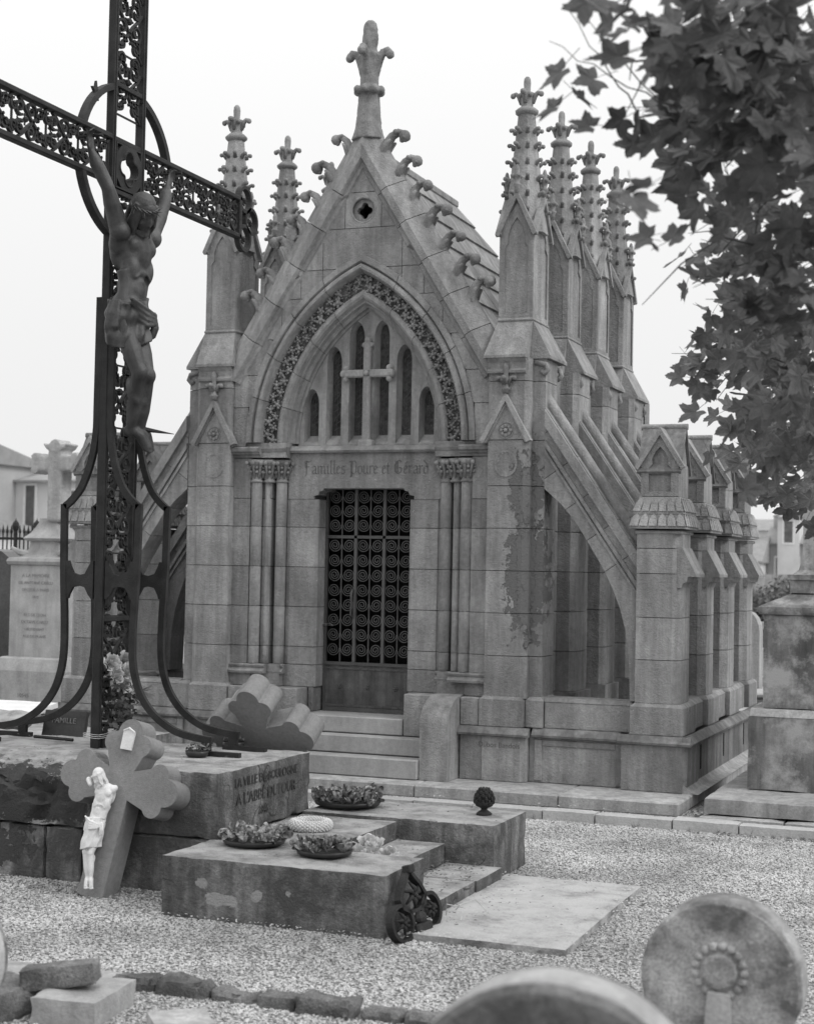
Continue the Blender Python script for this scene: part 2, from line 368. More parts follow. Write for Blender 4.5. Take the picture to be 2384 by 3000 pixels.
# ground slab and plinths
for x0, x1 in ((-3.14, -1.2), (-1.2, .86), (.86, 2.12), (2.12, 3.12)):
    block('paving_slab', x0, x1, -.6, .2, 0, .115, STONEP if 0 else PALE2, CH, c=.012)
for sgn in (1, -1):
    for y0, y1 in ((.2, 1.5), (1.5, 2.8), (2.8, 4.1), (4.1, 5.2)):
        a, b = sorted((sgn*2.3, sgn*3.12)); block('paving_slab', a, b, y0, y1, 0, .115, PALE2, CH, c=.012)
    # splayed cove between slab and plinth
    a = sgn*3.03; pl = [(-.12, .115), (0, .115), (.0, .2), (-.03, .16), (-.06, .13)]
    MB().prism([(sgn*3.16, .113), (sgn*3.0, .113), (sgn*3.0, .22), (sgn*3.05, .17), (sgn*3.10, .13)], 'y', -.03, 4.1).build('cove', PALE2, CH)
# front plinth blocks (z .115 - .50), panels between
def plan(name, pl, z0, z1, m=STONE, gap=G, parent=None):
    return MB().prism(pl, 'z', z0+gap, z1-gap).build(name, m, parent or CH)
for sgn in (1, -1):
    def X(l): return [(sgn*x, y) for x, y in l]
    plan('plinth_stone', X([(1.07, -.03), (1.27, -.03), (1.27, .5), (1.07, .5)]), .115, .50)
    plan('plinth_stone', X([(1.275, -.04), (1.62, -.04), (1.67, .01), (1.67, .5), (1.275, .5)]), .115, .50)
    plan('plinth_stone', X([(2.51, -.04), (3.02, -.04), (3.06, 0), (3.06, .5), (2.51, .5)]), .115, .50, STONE)
    plan('plinth_stone', X([(1.675, .06), (2.505, .06), (2.505, .5), (1.675, .5)]), .115, .50)
    # frame strips round the sunk panel
    for (a, b, c, d) in ((1.72, 1.79, .13, .485), (2.44, 2.5, .13, .485), (1.79, 2.44, .43, .485)):
        x0, x1 = sorted((sgn*a, sgn*b)); MB().box(x0, x1, .045, .07, c, d, .006).build('panel_frame', STONE, CH)
    # drip moulding: bevelled course following the plinth
    pr = [(.03, .0), (-.045, .0), (-.05, .02), (.0, .075), (.03, .075)]
    for (a, b, y) in ((1.02, 1.70, -.035), (1.70, 2.48, .06), (2.48, 3.10, -.035)):
        x0, x1 = sorted((sgn*a, sgn*b)); MB().prism([(p[0]+y, .505+p[1]) for p in pr], 'x', x0+.002, x1-.002).build('drip_moulding', STONED, CH)
    MB().prism([(sgn*(3.06+(-q[0])), .505+q[1]) for q in pr], 'y', -.07, 4.1).build('drip_moulding', STONED, CH)
    # upper plinth of main pier and outer pier, dado stone between
    def base(x0, x1, y, z0, z1, yb, both=True):
        a, b = sorted((sgn*x0, sgn*x1)); t = .03
        mb = MB().box(a, b, y, yb, z0+G, z1-t, .004)
        mb.add([(a, y, z1-t), (b, y, z1-t), (b, yb, z1-t), (a, yb, z1-t), (a+t, y+t, z1), (b-t, y+t, z1), (b-t, yb-t, z1), (a+t, yb-t, z1)],
               [(0,1,5,4),(1,2,6,5),(2,3,7,6),(3,0,4,7),(4,5,6,7)])
        return mb.build('pier_base', STONE, CH)
    base(1.235, 1.63, -.03, .58, .845, .5); base(1.635, 1.79, .045, .58, .845, .5)
    base(2.575, 3.03, -.03, .58, .845, .5)
    block('dado_stone', *sorted((sgn*1.795, sgn*2.565)), .08, .4, .58, .81, STONE, CH)
    MB().prism([(.08, .81), (.38, .81), (.34, .845), (.12, .845)], 'x', *sorted((sgn*1.795, sgn*2.565))).build('dado_cap', STONE, CH)
    # lower wall towards the door
    block('wall_stone', *sorted((sgn*1.06, sgn*1.23)), -.02, .5, .58, .826, STONE, CH)
    # side range below the outer piers
    for i in range(4):
        y = PY[i]
        if i:
            plan('plinth_stone', X([(2.55, y-.62), (3.05, y-.62), (3.05, y+.5), (2.55, y+.5)]), .115, .5, STONED)
            base(2.575, 3.03, y-.03, .58, .845, y+.49)
        yb = y+.495; ye = (PY[i]+1.09)
        if i < 3:
            block('dado_stone', *sorted((sgn*2.6, sgn*2.985)), yb, ye, .58, .80, STONE, CH)
            MB().prism([(sgn*2.985, .80), (sgn*2.6, .80), (sgn*2.64, .835), (sgn*2.94, .835)], 'y', yb, ye).build('dado_cap', STONE, CH)
            # weep slot in the plinth
        a, b = sorted((sgn*3.04, sgn*3.055)); MB().box(a, b, y+.62, y+.66, .25, .46).build('vent_slot', DARK, CH)
# ---- steps and cheeks
block('step', -.52, .52, -.02, .5, .45, .60, STEPM, CH, c=.008)
block('step', -.795, .795, -.17, .5, .29, .447, STEPM, CH, c=.008)
block('step', -.795, .795, -.36, .5, .115, .287, STEPM, CH, c=.008)
for sgn in (1, -1):
    mb = MB().prism([(-.32, .115), (.45, .115), (.45, .84), (.08, .84), (-.05, .83), (-.17, .79), (-.26, .73), (-.31, .66), (-.32, .60)], 'x', *sorted((sgn*.80, sgn*1.055)))
    autosmooth(mb.build('stair_cheek', STONE, CH), 35)
    block('jamb_foot', *sorted((sgn*.525, sgn*.797)), -.015, .45, .45, .826, STONE, CH)
    block('jamb_foot', *sorted((sgn*.47, sgn*.524)), .226, .5, .60, .826, STONE, CH)
# ---- jamb walls in courses (plan polygon, right side)
JP = [(1.27, .10), (1.095, .10), (1.095, .175), (.985, .175), (.985, .155), (.905, .155), (.905, .265), (.77, .265), (.77, .235), (.735, .235), (.735, .225), (.483, .225), (.455, .25), (.455, .5), (1.27, .5)]
JL = [(1.27, .10), (1.06, .10), (1.06, .14), (.78, .14), (.78, .225), (.483, .225), (.455, .25), (.455, .5), (1.27, .5)]
for sgn in (1, -1):
    zs = [.826, 1.03, 1.196, 1.567, 1.937, 2.308, 2.57]
    for a, b in zip(zs[:-1], zs[1:]):
        plan('wall_stone', [(sgn*x, y) for x, y in (JL if b <= 1.03 else JP)], a, b)
    plan('wall_stone', [(sgn*x, y) for x, y in [(1.27, .10), (1.095, .10), (1.095, .175), (.985, .175), (.905, .155), (.905, .265), (.765, .265), (.765, .5), (1.27, .5)]], 2.57, 2.95)
    core = MB().prism([(sgn*x, y) for x, y in [(1.24, .115), (1.11, .115), (1.0, .19), (.92, .28), (.72, .28), (.49, .26), (.47, .48), (1.24, .48)]], 'z', .6, 2.94).build('wall_core', MORTAR, CH)
    # colonnettes with drums, bases, capitals
    for cx, cy in ((1.04, .125), (.82, .205), (.945, .165)):
        r = .052 if cx != .945 else .026
        for a, b in ((1.03, 1.196), (1.196, 1.567), (1.567, 1.937), (1.937, 2.308), (2.308, 2.73)):
            key = ('col', r, round(b-a, 3))
            if key not in _cache: _cache[key] = MB().lathe([(r-.002, .002), (r, .006), (r, b-a-.006), (r-.002, b-a-.002)], n=16).mesh('column_drum', True)
            autosmooth(link('column_drum', _cache[key], STONE, CH, (sgn*cx, cy, a)), 50)
    # base moulding of the colonnettes
    prof = [(.0, .0), (-.075, .0), (-.08, .02), (-.055, .035), (-.045, .05), (-.055, .06), (-.06, .075), (-.045, .088), (0, .088)]
    for (a, b, y) in ((.905, 1.265, .13), (.755, .90, .215)):
        MB().prism([(p[0]+y, .942+p[1]) for p in prof], 'x', *sorted((sgn*a, sgn*b))).build('base_moulding', STONE, CH)
    # capitals: bell, neck ring, two tiers of leaf knobs
    for cx, cy in ((1.04, .125), (.82, .205), (.93, .17)):
        key = 'capital'
        if key not in _cache:
            mb = MB().lathe([(.05, -.012), (.062, -.008), (.062, .006), (.052, .012), (.052, .06), (.06, .12), (.085, .17), (.09, .2), (.05, .2)], n=14)
            for k in range(8):
                a = 2*pi*k/8
                mb.tube([(.052*cos(a), .052*sin(a), .03), (.07*cos(a), .07*sin(a), .1), (.1*cos(a), .1*sin(a), .15), (.112*cos(a), .112*sin(a), .165)], [.012, .016, .014, .01], 5)
                mb.ball((.105*cos(a), .105*sin(a), .165), .023, 7, 5); a += pi/8
                mb.ball((.075*cos(a), .075*sin(a), .085), .017, 6, 4); mb.ball((.088*cos(a), .088*sin(a), .125), .014, 6, 4)
            _cache[key] = mb.mesh('capital', True)
        link('capital', _cache[key], STONEC, CH, (sgn*cx, cy, 2.73))
    # cornice over the capitals
    prof = [(.0, 0), (-.05, 0), (-.055, .02), (-.075, .03), (-.08, .045), (-.105, .055), (-.11, .085), (-.09, .1), (0, .1)]
    for (a, b, y) in ((1.10, 1.272, .13), (.985, 1.10, .13), (.735, .985, .20)):
        MB().prism([(p[0]+y, 2.95+p[1]) for p in prof], 'x', *sorted((sgn*a, sgn*b))).build('cornice', STONED, CH)
    MB().box(*sorted((sgn*.74, sgn*1.27)), .10, .5, 2.95, 3.087).build('cornice_bed', STONE, CH)
# ---- lintel with corbelled corners
lp = [(-.76, 2.57), (-.50, 2.57), (-.50, 2.60), (-.455, 2.61), (-.445, 2.64), (-.405, 2.65), (-.40, 2.67), (.40, 2.67), (.405, 2.65), (.445, 2.64), (.455, 2.61), (.50, 2.60), (.50, 2.57), (.76, 2.57), (.76, 3.0), (-.76, 3.0)]
MB().prism([(x*.999, z) for x, z in lp], 'y', .222, .5).build('lintel', STONE, CH)
MB().prism([(.5, 3.0), (.19, 3.0), (.175, 3.02), (.20, 3.06), (.32, 3.075), (.5, 3.075)], 'x', -.735, .735).build('sill_ledge', STONE, CH)

# blackletter inscription cut with a broad pen
def pen(mb, pts, w=.0052, y=.218):
    nib = Vector((cos(radians(40)), sin(radians(40))))*w
    for (a, b) in zip(pts[:-1], pts[1:]):
        a = Vector(a); b = Vector(b)
        q = [a-nib, a+nib, b+nib, b-nib]
        if abs((q[1]-q[0]).cross(q[3]-q[0]) if False else ((q[1]-q[0]).x*(q[3]-q[0]).y-(q[1]-q[0]).y*(q[3]-q[0]).x)) < 1e-7: continue
        mb.add([(p.x, y, p.y) for p in q]+[(p.x, y+.004, p.y) for p in q], [(0,1,2,3),(0,1,5,4),(1,2,6,5),(2,3,7,6),(3,0,4,7)])
D = {'a': (.8, [[(.1,.75),(.35,.95),(.6,.8),(.6,.1),(.75,0)],[(.6,.5),(.25,.4),(.1,.2),(.3,0),(.6,.15)]]),
 'm': (1.35, [[(.0,.9),(.15,.95),(.15,.1),(.25,0)],[(.15,.75),(.45,.95),(.6,.85),(.6,.1),(.7,0)],[(.6,.75),(.9,.95),(1.05,.85),(1.05,.1),(1.2,0)]]),
 'i': (.45, [[(0,.85),(.15,.95),(.15,.1),(.3,0)],[(.15,1.15),(.2,1.2)]]),
 'l': (.45, [[(0,1.5),(.15,1.6),(.15,.1),(.3,0)]]),
 'e': (.65, [[(.1,.45),(.5,.7),(.3,.95),(.1,.8),(.1,.15),(.3,0),(.5,.15)]]),
 's': (.65, [[(.5,.8),(.3,.95),(.1,.75),(.15,.55),(.5,.4),(.5,.15),(.3,0),(.05,.12)]]),
 'o': (.75, [[(.1,.8),(.1,.15),(.35,0),(.6,.2),(.6,.8),(.35,.95),(.1,.8)]]),
 'u': (.85, [[(0,.9),(.12,.95),(.12,.1),(.3,0),(.6,.2)],[(.6,.95),(.6,.1),(.75,0)]]),
 'r': (.6, [[(0,.9),(.15,.95),(.15,.0)],[(.15,.75),(.4,.95),(.52,.85)]]),
 't': (.5, [[(.15,1.25),(.15,.1),(.35,0)],[(0,.9),(.35,.9)]]),
 'd': (.8, [[(.1,1.5),(.4,1.2),(.6,.8),(.6,.2),(.35,0),(.1,.15),(.1,.7),(.35,.9),(.6,.7)]]),
 'F': (1.0, [[(.0,1.35),(.3,1.55),(.6,1.4),(.9,1.55)],[(.3,1.5),(.3,.0),(.1,-.35)],[(.1,.8),(.7,.85)],[(.12,1.3),(.12,.9)]]),
 'P': (1.15, [[(.0,1.4),(.25,1.55),(.25,-.4)],[(.4,1.5),(.4,-.3)],[(.25,1.3),(.7,1.55),(.95,1.3),(.95,.2),(.6,0),(.3,.15)]]),
 'G': (1.3, [[(1.0,1.35),(.7,1.6),(.3,1.4),(.1,.9),(.15,.3),(.5,0),(.95,.15),(1.05,.6),(.7,.75)],[(.5,1.5),(.5,.2)],[(.3,1.2),(.3,.3)]]),
 'E': (.65, [[(.1,.45),(.5,.7),(.3,.95),(.1,.8),(.1,.15),(.3,0),(.5,.15)],[(.25,1.15),(.5,1.35)]]), ' ': (.5, [])}
txt = 'Familles Poure et GErard'; tw = sum(D[c][0] for c in txt); sc_ = 1.24/tw; xx = -.60; mb = MB()
for c in txt:
    for st in D[c][1]: pen(mb, [(xx+p[0]*sc_, 2.805+p[1]*.078) for p in st])
    xx += D[c][0]*sc_
mb.build('carved_lettering', INK, CH)
# faint small lettering on the right-hand plinth stone
text_mesh('Dubos Bandois', .062, .0015, 'carved_lettering', mat('faint_letter', .14, .18), CH, frame_mtx((1.43, -.041, .405), (1, 0, 0), (0, 0, 1)))

# ---- door: sheet-iron kick panel and scroll grille
def door():
    fr = MB().box(-.45, .45, .405, .44, .60, .64)
    for x in (-.44, .44): fr.box(x-.012, x+.012, .405, .44, .64, 2.67)
    d = fr.build('door', GATE, CH)
    kp = MB().box(-.428, .428, .412, .425, .64, 1.03).build('kick_panel', KICK, d)
    b = MB()
    for z in (1.045, 2.225): b.box(-.428, .428, .398, .43, z-.014, z+.014)
    b.box(-.428, .428, .404, .412, .645, .665); b.box(-.428, .428, .404, .412, .99, 1.01)
    b.build('rail', GATE, d)
    for x in (-.143, .143): MB().box(x-.014, x+.014, .398, .43, 1.06, 2.67).build('stile', GATE, d)
    for x in (-.2855, 0, .2855): MB().box(x-.005, x+.005, .405, .419, 1.06, 2.67).build('rod', GATE, d)
    pts = []
    for k in range(45):
        a = 2.6*2*pi*k/44; r = .062*(1-k/44*.86); pts.append((r*cos(a+pi), 0, r*sin(a+pi)))
    me = MB().tube(pts, .0050, 4, up=(0, 1, 0)).mesh('scroll')
    me2 = MB().tube([(-x, y, z) for x, y, z in pts], .0050, 4, up=(0, 1, 0)).mesh('scroll')
    ring = MB().ball((0, 0, 0), .012, 6, 4).mesh('collar')
    zt = [2.60, 2.47, 2.335] + [2.147-.1385*k for k in range(8)]
    for col in range(6):
        x = -.357+.1428*col
        for j, z in enumerate(zt):
            o = link('scroll', me if col % 2 else me2, GATE, d, (x, .412, z))
            if col < 5: link('collar', ring, GATE, d, (x+.0714, .41, z))
    h = MB()
    h.tube([(-.155, .39, 1.74), (-.165, .37, 1.70), (-.16, .365, 1.60), (-.165, .365, 1.50), (-.155, .39, 1.47)], [.008, .013, .009, .012, .008], 7)
    h.build('handle', GATE, d, smooth=True)
    rv = MB().ball((0, 0, 0), .006, 6, 4).mesh('rivet'); 
    for x in [-.39+.078*i for i in range(11)]:
        for z in (.655, 1.0): link('rivet', rv, GATE, d, (x, .402, z))
    rs = MB()
    for k in range(6): rs.ball((.016*cos(k*pi/3), 0, .016*sin(k*pi/3)), .009, 6, 4)
    rs.ball((0, -.006, 0), .01, 6, 4); rs = rs.mesh('rosette')
    for x in (-.28, 0, .28): link('rosette', rs, GATE, d, (x, .41, .83))
door()
sp = MB()
for k in range(26):
    a = random.uniform(-.4, .7); l = .1*k/26; sp.add([(0+l, 0, -.02*l), (.02*cos(a)+l, -.01, .02*sin(a)), (.03*cos(a)+l, 0, .028*sin(a)), (.02*cos(a+.5)+l, .01, .02*sin(a+.5))], [(0,1,2,3)])
tag(sp.build('dried_sprig', LCER, None, (-.47, .38, 1.40)), 'small dried flower sprig tucked into the left side of the iron door', 'dried flowers')
# near-black backing panel and floor: interior shade put into the colour
MB().box(-1.2, 1.2, 1.6, 1.65, .3, 3.0).build('dark_backing', DARK, CH)
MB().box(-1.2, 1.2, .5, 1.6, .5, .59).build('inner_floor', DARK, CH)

# ---- arch order
CC = .737; ZS = 3.09
def arc(R, n=28, z0=0):
    """right half of a pointed arch from springing to apex"""
    amax = acos(min(1, CC/R)); return [(-CC+R*cos(amax*k/n), ZS+R*sin(amax*k/n)) for k in range(n+1)]
def arch_z(x, R):
    v = R*R-(abs(x)+CC)**2; return ZS+sqrt(v) if v > 0 else ZS
def full(R, n=24, zb=None):
    h = arc(R, n); p = ([(h[0][0], zb)] if zb is not None else []) + h
    return p + [(-x, z) for x, z in reversed(p[:-1])]
prof = [(1.872, .066), (1.866, .045), (1.815, .045), (1.80, .07), (1.80, .09), (1.79, .05), (1.772, .03), (1.75, .03), (1.735, .05), (1.728, .09), (1.72, .12), (1.715, .165),
        (1.60, .185), (1.592, .16), (1.585, .13), (1.565, .112), (1.54, .112), (1.52, .13), (1.512, .16), (1.505, .18), (1.49, .18), (1.48, .22), (1.455, .24), (1.45, .275), (1.432, .285), (1.43, .31), (1.43, .52), (1.872, .52)]
NSEG = 5
for sgn in (1, -1):
    for sgi in range(NSEG):
        vs = []; nn = 7; k = len(prof)
        f0, f1 = sgi/NSEG, (sgi+1)/NSEG
        for i in range(nn+1):
            f = f0+(f1-f0)*i/nn
            f += (.0016 if i == 0 and sgi else 0) - (.0016 if i == nn and sgi < NSEG-1 else 0)
            for R, y in prof:
                am = acos(CC/R); a = am*f; vs.append((sgn*(-CC+R*cos(a)), y, ZS+R*sin(a)))
        fs = [(i*k+j, i*k+(j+1) % k, (i+1)*k+(j+1) % k, (i+1)*k+j) for i in range(nn) for j in range(k)]
        t = tessellate_polygon([[Vector((p[0], p[1], 0)) for p in prof]])
        fs += [tuple(x) for x in t] + [tuple(nn*k+i for i in x) for x in t]
        autosmooth(MB().add(vs, fs).build('arch_stone', STONE, CH), 32)
# carved leaf garland in the hollow of the arch
def leafknob(seed):
    rnd = random.Random(seed); mb = MB()
    for k in range(5):
        a = 2*pi*k/5+rnd.uniform(-.3, .3); r = .032
        mb.tube([(0, 0, 0), (r*.6*cos(a), -.03, r*.6*sin(a)), (r*1.1*cos(a), -.035, r*1.1*sin(a)), (r*1.35*cos(a), -.015, r*1.35*sin(a))], [.012, .016, .014, .006], 5)
        mb.ball((r*1.15*cos(a), -.036, r*1.15*sin(a)), rnd.uniform(.010, .016), 6, 4)
    mb.ball((0, -.034, 0), .02, 7, 5); mb.ball((.02, -.02, -.045), .014, 6, 4); mb.ball((-.022, -.02, .05), .014, 6, 4)
    return mb.mesh('carved_leaf', True)
LK = [leafknob(s) for s in range(5)]
for sgn in (1, -1):
    R = 1.657; am = acos(CC/R)
    for i in range(16):
        for side in (-1, 1):
            a = am*(i+.45+.25*side)/16; rr = R+side*.03
            o = link('carved_leaf', LK[(i*3+side+sgn) % 5], STONEC, CH, (sgn*(-CC+rr*cos(a)), .165, ZS+rr*sin(a)))
            o.rotation_euler = (0, random.uniform(0, 6.28), 0); s_ = random.uniform(.8, 1.05); o.scale = (s_, 1.15, s_)
# ---- tympanum with six lancets
def lancet(xc, w, z0, z1, flat=False):
    if flat: return [(xc-w, z0), (xc+w, z0), (xc+w, z1), (xc-w, z1)] + [(xc-w, z1-.01)]*0
    h = w*1.9; pts = [(xc-w, z0), (xc+w, z0), (xc+w, z1-h)]
    for k in range(1, 6): t = k/6; pts.append((xc+w*(1-t**1.6), z1-h+h*sin(t*pi/2)*.98))
    pts.append((xc, z1))
    for k in range(5, 0, -1): t = k/6; pts.append((xc-w*(1-t**1.6), z1-h+h*sin(t*pi/2)*.98))
    pts.append((xc-w, z1-h)); return pts
LAN = [(-.575, 3.58), (-.35, 3.97), (-.125, 4.20), (.125, 4.20), (.35, 3.97), (.575, 3.58)]
outer = full(1.445, 20, 3.06)
fh = [lancet(x, .075, 3.085, z+.03) for x, z in LAN]; bh = [lancet(x, .05, 3.18, z) for x, z in LAN]
MB().plate(outer, fh, 'y', .30, .40, holes2=bh).build('tympanum', STONE, CH)
for x, z in LAN:
    pts = lancet(x, .056, 3.17, z+.01)
    wn = MB().prism(pts, 'y', .392, .398).build('window_pane', GLASSM, CH)
    t = MB()
    for k in range(int((z-3.2)/.09)):
        zz = 3.22+.09*k; t.tube([(x-.03, .389, zz), (x+.02*(-1)**k, .388, zz+.03), (x-.015*(-1)**k, .388, zz+.06), (x+.03, .389, zz+.09)], .003, 4)
    t.tube([(x, .388, 3.18), (x, .388, z-.05)], .0025, 4)
    t.build('leading', GATE, CH)
# applied cross on the tympanum
cr = MB(); cr.box(-.036, .036, .235, .29, 3.06, 4.03, .01)
cr.box(-.235, .235, .235, .29, 3.70, 3.77, .01); cr.box(-.07, .07, .22, .31, 3.045, 3.12, .01)
for s_ in (-1, 1):
    cr.ball((s_*.235, .262, 3.735), .04, 8, 6); cr.ball((s_*.215, .262, 3.785), .03, 8, 6); cr.ball((s_*.215, .262, 3.685), .03, 8, 6)
    cr.ball((s_*.035, .262, 4.0), .026, 8, 6)
cr.ball((0, .262, 4.04), .036, 8, 6); cr.ball((0, .235, 3.735), .028, 8, 6)
for k in range(26):
    for s_ in (-1, 1): cr.ball((s_*.036, .25, 3.15+.02*k), .006, 5, 4)
for k in range(8):
    for s_ in (-1, 1): cr.ball((s_*(.055+.02*k), .236, 3.70), .006, 5, 4)
cr.build('relief_cross', PALE2, CH)

# ---- gable wall in stones cut to rake and arch
def gz(x): return 5.70-1.62*abs(x)
def gable_block(x0, x1, z0, z1, m=STONE, hole=None, R=1.868):
    n = 60; top = []; bot = []; xb = R-CC
    for x in sorted(set(round(v, 5) for v in [x0+(x1-x0)*k/n for k in range(n+1)]+[q for q in (-xb, xb, -xb+.002, xb-.002, 0) if x0 < q < x1])):
        t = min(z1, gz(x)); b = max(z0, arch_z(x, R) if abs(x) < R-CC else z0)
        if t-b > .002: top.append((x, t)); bot.append((x, b))
    if len(top) < 2: return
    def simp(l):
        o = [l[0]]
        for a, b, c in zip(l[:-2], l[1:-1], l[2:]):
            if abs((b[1]-a[1])*(c[0]-b[0])-(c[1]-b[1])*(b[0]-a[0])) > 1e-6: o.append(b)
        return o+[l[-1]]
    poly = simp(bot)+list(reversed(simp(top)))
    q = [poly[0]]
    for p in poly[1:]:
        if (Vector(p)-Vector(q[-1])).length > 1e-4: q.append(p)
    if len(q) < 3: return
    MB().plate(q, [hole] if hole else [], 'y', .062, .45).build('gable_stone', m, CH)
def quatre(cx, cz, r, d, n=9):
    p = []
    for q in range(4):
        a0 = pi/4+q*pi/2-pi/4; c = (cx+d*cos(q*pi/2), cz+d*sin(q*pi/2))
        for k in range(n): t = -1.9+3.8*k/(n-1); p.append((c[0]+r*cos(q*pi/2+t*.82), c[1]+r*sin(q*pi/2+t*.82)))
    return p
g_ = .003
qh = [(0.01+.118*cos(2*pi*k/28), 5.215+.118*sin(2*pi*k/28)) for k in range(28)]
rows = [(5.38, 5.9, [-.3, .3]), (5.05, 5.38, [-.6, -.17, .19, .6]), (4.68, 5.05, [-.9, -.385, .40, .95]), (4.42, 4.68, [-1.0, -.6, -.385, .40, .62, 1.0]),
        (4.05, 4.42, [-1.2, -.79, 0, .80, 1.2]), (3.72, 4.05, [-1.27, 0, 1.27]), (3.42, 3.72, [-1.27, 0, 1.27]), (3.053, 3.42, [-1.27, 0, 1.27])]
for z0, z1, xs in rows:
    for a, b in zip(xs[:-1], xs[1:]):
        gable_block(a+g_, b-g_, z0+g_, z1-g_, hole=qh if (z0 == 5.05 and a == -.17) else None)
MB().plate([(1.25, 3.10), (1.25, 3.6), (0, 5.62), (-1.25, 3.6), (-1.25, 3.10)]+[(x, z+.012) for x, z in reversed(full(1.83, 18))], [qh], 'y', .075, .44).build('gable_core', MORTAR, CH)
# moulded quatrefoil light
oc = [(0.01+.116*cos(2*pi*k/36), 5.215+.116*sin(2*pi*k/36)) for k in range(36)]
qf = quatre(.01, 5.215, .034, .042); MB().plate(oc, [qf], 'y', .10, .16).build('quatrefoil', STONE, CH)
autosmooth(MB().tube([(0.01+.118*cos(2*pi*k/36), .07, 5.215+.118*sin(2*pi*k/36)) for k in range(36)], .012, 6, closed=True).build('quatrefoil_ring', STONE, CH), 60)
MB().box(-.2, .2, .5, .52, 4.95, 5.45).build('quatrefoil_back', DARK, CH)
# ---- coping, saddle-backed, in stones, with crockets
TH = atan2(1.62, 1.0); OUT = Vector((sin(TH), cos(TH))); DN = Vector((cos(TH), -sin(TH)))   # right rake in (x,z)
CP = [(-.135, .075), (-.115, .045), (-.085, .045), (-.075, .02), (-.065, 0), (0, 0), (.145, .12), (.165, .155), (.145, .19), (0, .34), (-.135, .34)]
xs = [0, .26, .455, .67, .88, 1.09, 1.31]
for sgn in (1, -1):
    for a, b in zip(xs[:-1], xs[1:]):
        sec = []
        for xe in (a+(G*.6 if a else 0), b-G*.6):
            row = []
            for o_, y in CP:
                p = Vector((0, 5.82)) + OUT*o_          # slide along rake to the cut
                if a == 0 and xe == a: t = -p.x/DN.x
                else: t = (xe/DN.x)
                p = p + DN*t; row.append((sgn*p.x, y, p.y))
            sec.append(row)
        k = len(CP); fs = [(j, (j+1) % k, k+(j+1) % k, k+j) for j in range(k)]; t = tessellate_polygon([[Vector((c[0], c[1], 0)) for c in CP]])
        fs += [tuple(x) for x in t]+[tuple(k+i for i in x) for x in t]
        MB().add(sec[0]+sec[1], fs).build('coping_stone', STONE, CH)
def crocket_mesh():
    mb = MB()
    mb.tube([(-.12, 0, -.20), (-.035, 0, -.05), (.005, 0, .045), (.045, 0, .115), (.10, 0, .15), (.145, 0, .14)], [.10, .072, .052, .042, .038, .034], 8, flat=.8)
    for s_ in (-1, 1):
        mb.tube([(-.02, 0, -.09), (0, s_*.035, -.02), (.03, s_*.055, .05), (.06, s_*.05, .075)], [.03, .026, .02, .01], 6)
    mb.ball((.155, 0, .12), .05, 10, 7); mb.ball((.09, .032, .15), .02, 7, 5); mb.ball((.085, -.034, .145), .022, 7, 5); mb.ball((.165, -.03, .105), .02, 7, 5); mb.ball((.175, .028, .11), .02, 7, 5); mb.ball((.135, 0, .085), .022, 7, 5)
    return mb.mesh('crocket', True)
CM = crocket_mesh()
for sgn in (1, -1):
    for k, (x, z) in enumerate(((.34, 5.905), (.485, 5.665), (.62, 5.415), (.775, 5.18), (.92, 4.965), (1.065, 4.725), (1.215, 4.495))):
        o = link('crocket', CM, STONEC, CH, (sgn*(x-.16), .16, z-.125)); q = 1.04+.08*sin(k*2.3+sgn)
        o.rotation_euler = (0, .12*sin(k*1.7+sgn), (0 if sgn > 0 else pi)+.1*sin(k*3.1)); o.scale = (q, q*1.15, q)
# main finial
fb = MB()
fb.lathe([(.16, -.12), (.125, .0), (.115, .1), (.10, .28), (.095, .30)], (0, .17, 6.0), 8, rot=pi/8)
fb.lathe([(.08, .30), (.12, .31), (.135, .34), (.12, .37), (.09, .385), (.088, .39), (.085, .5), (.095, .6), (.105, .68), (.07, .72), (.062, .74), (.064, .86), (.07, .92), (.055, .98), (.03, 1.005), (.0, 1.01)], (0, .17, 6.0), 14)
for k in range(8): a = 2*pi*k/8; fb.ball((.115*cos(a), .17+.115*sin(a), 6.345), .042, 8, 6)
for k in range(4):
    a = k*pi/2; c, s_ = cos(a), sin(a)
    fb.tube([(.06*c, .17+.06*s_, 6.5), (.09*c, .17+.09*s_, 6.62), (.13*c, .17+.13*s_, 6.70), (.18*c, .17+.18*s_, 6.715), (.20*c, .17+.20*s_, 6.69)], [.04, .042, .036, .034, .03], 8)
    fb.ball((.20*c, .17+.20*s_, 6.67), .043, 9, 7)
    fb.tube([(.055*c, .17+.055*s_, 6.74), (.062*c, .17+.062*s_, 6.84), (.05*c, .17+.05*s_, 6.97)], [.02, .024, .012], 5)
remesh('finial', fb, STONEC, CH, .011, 3, disp=.004)

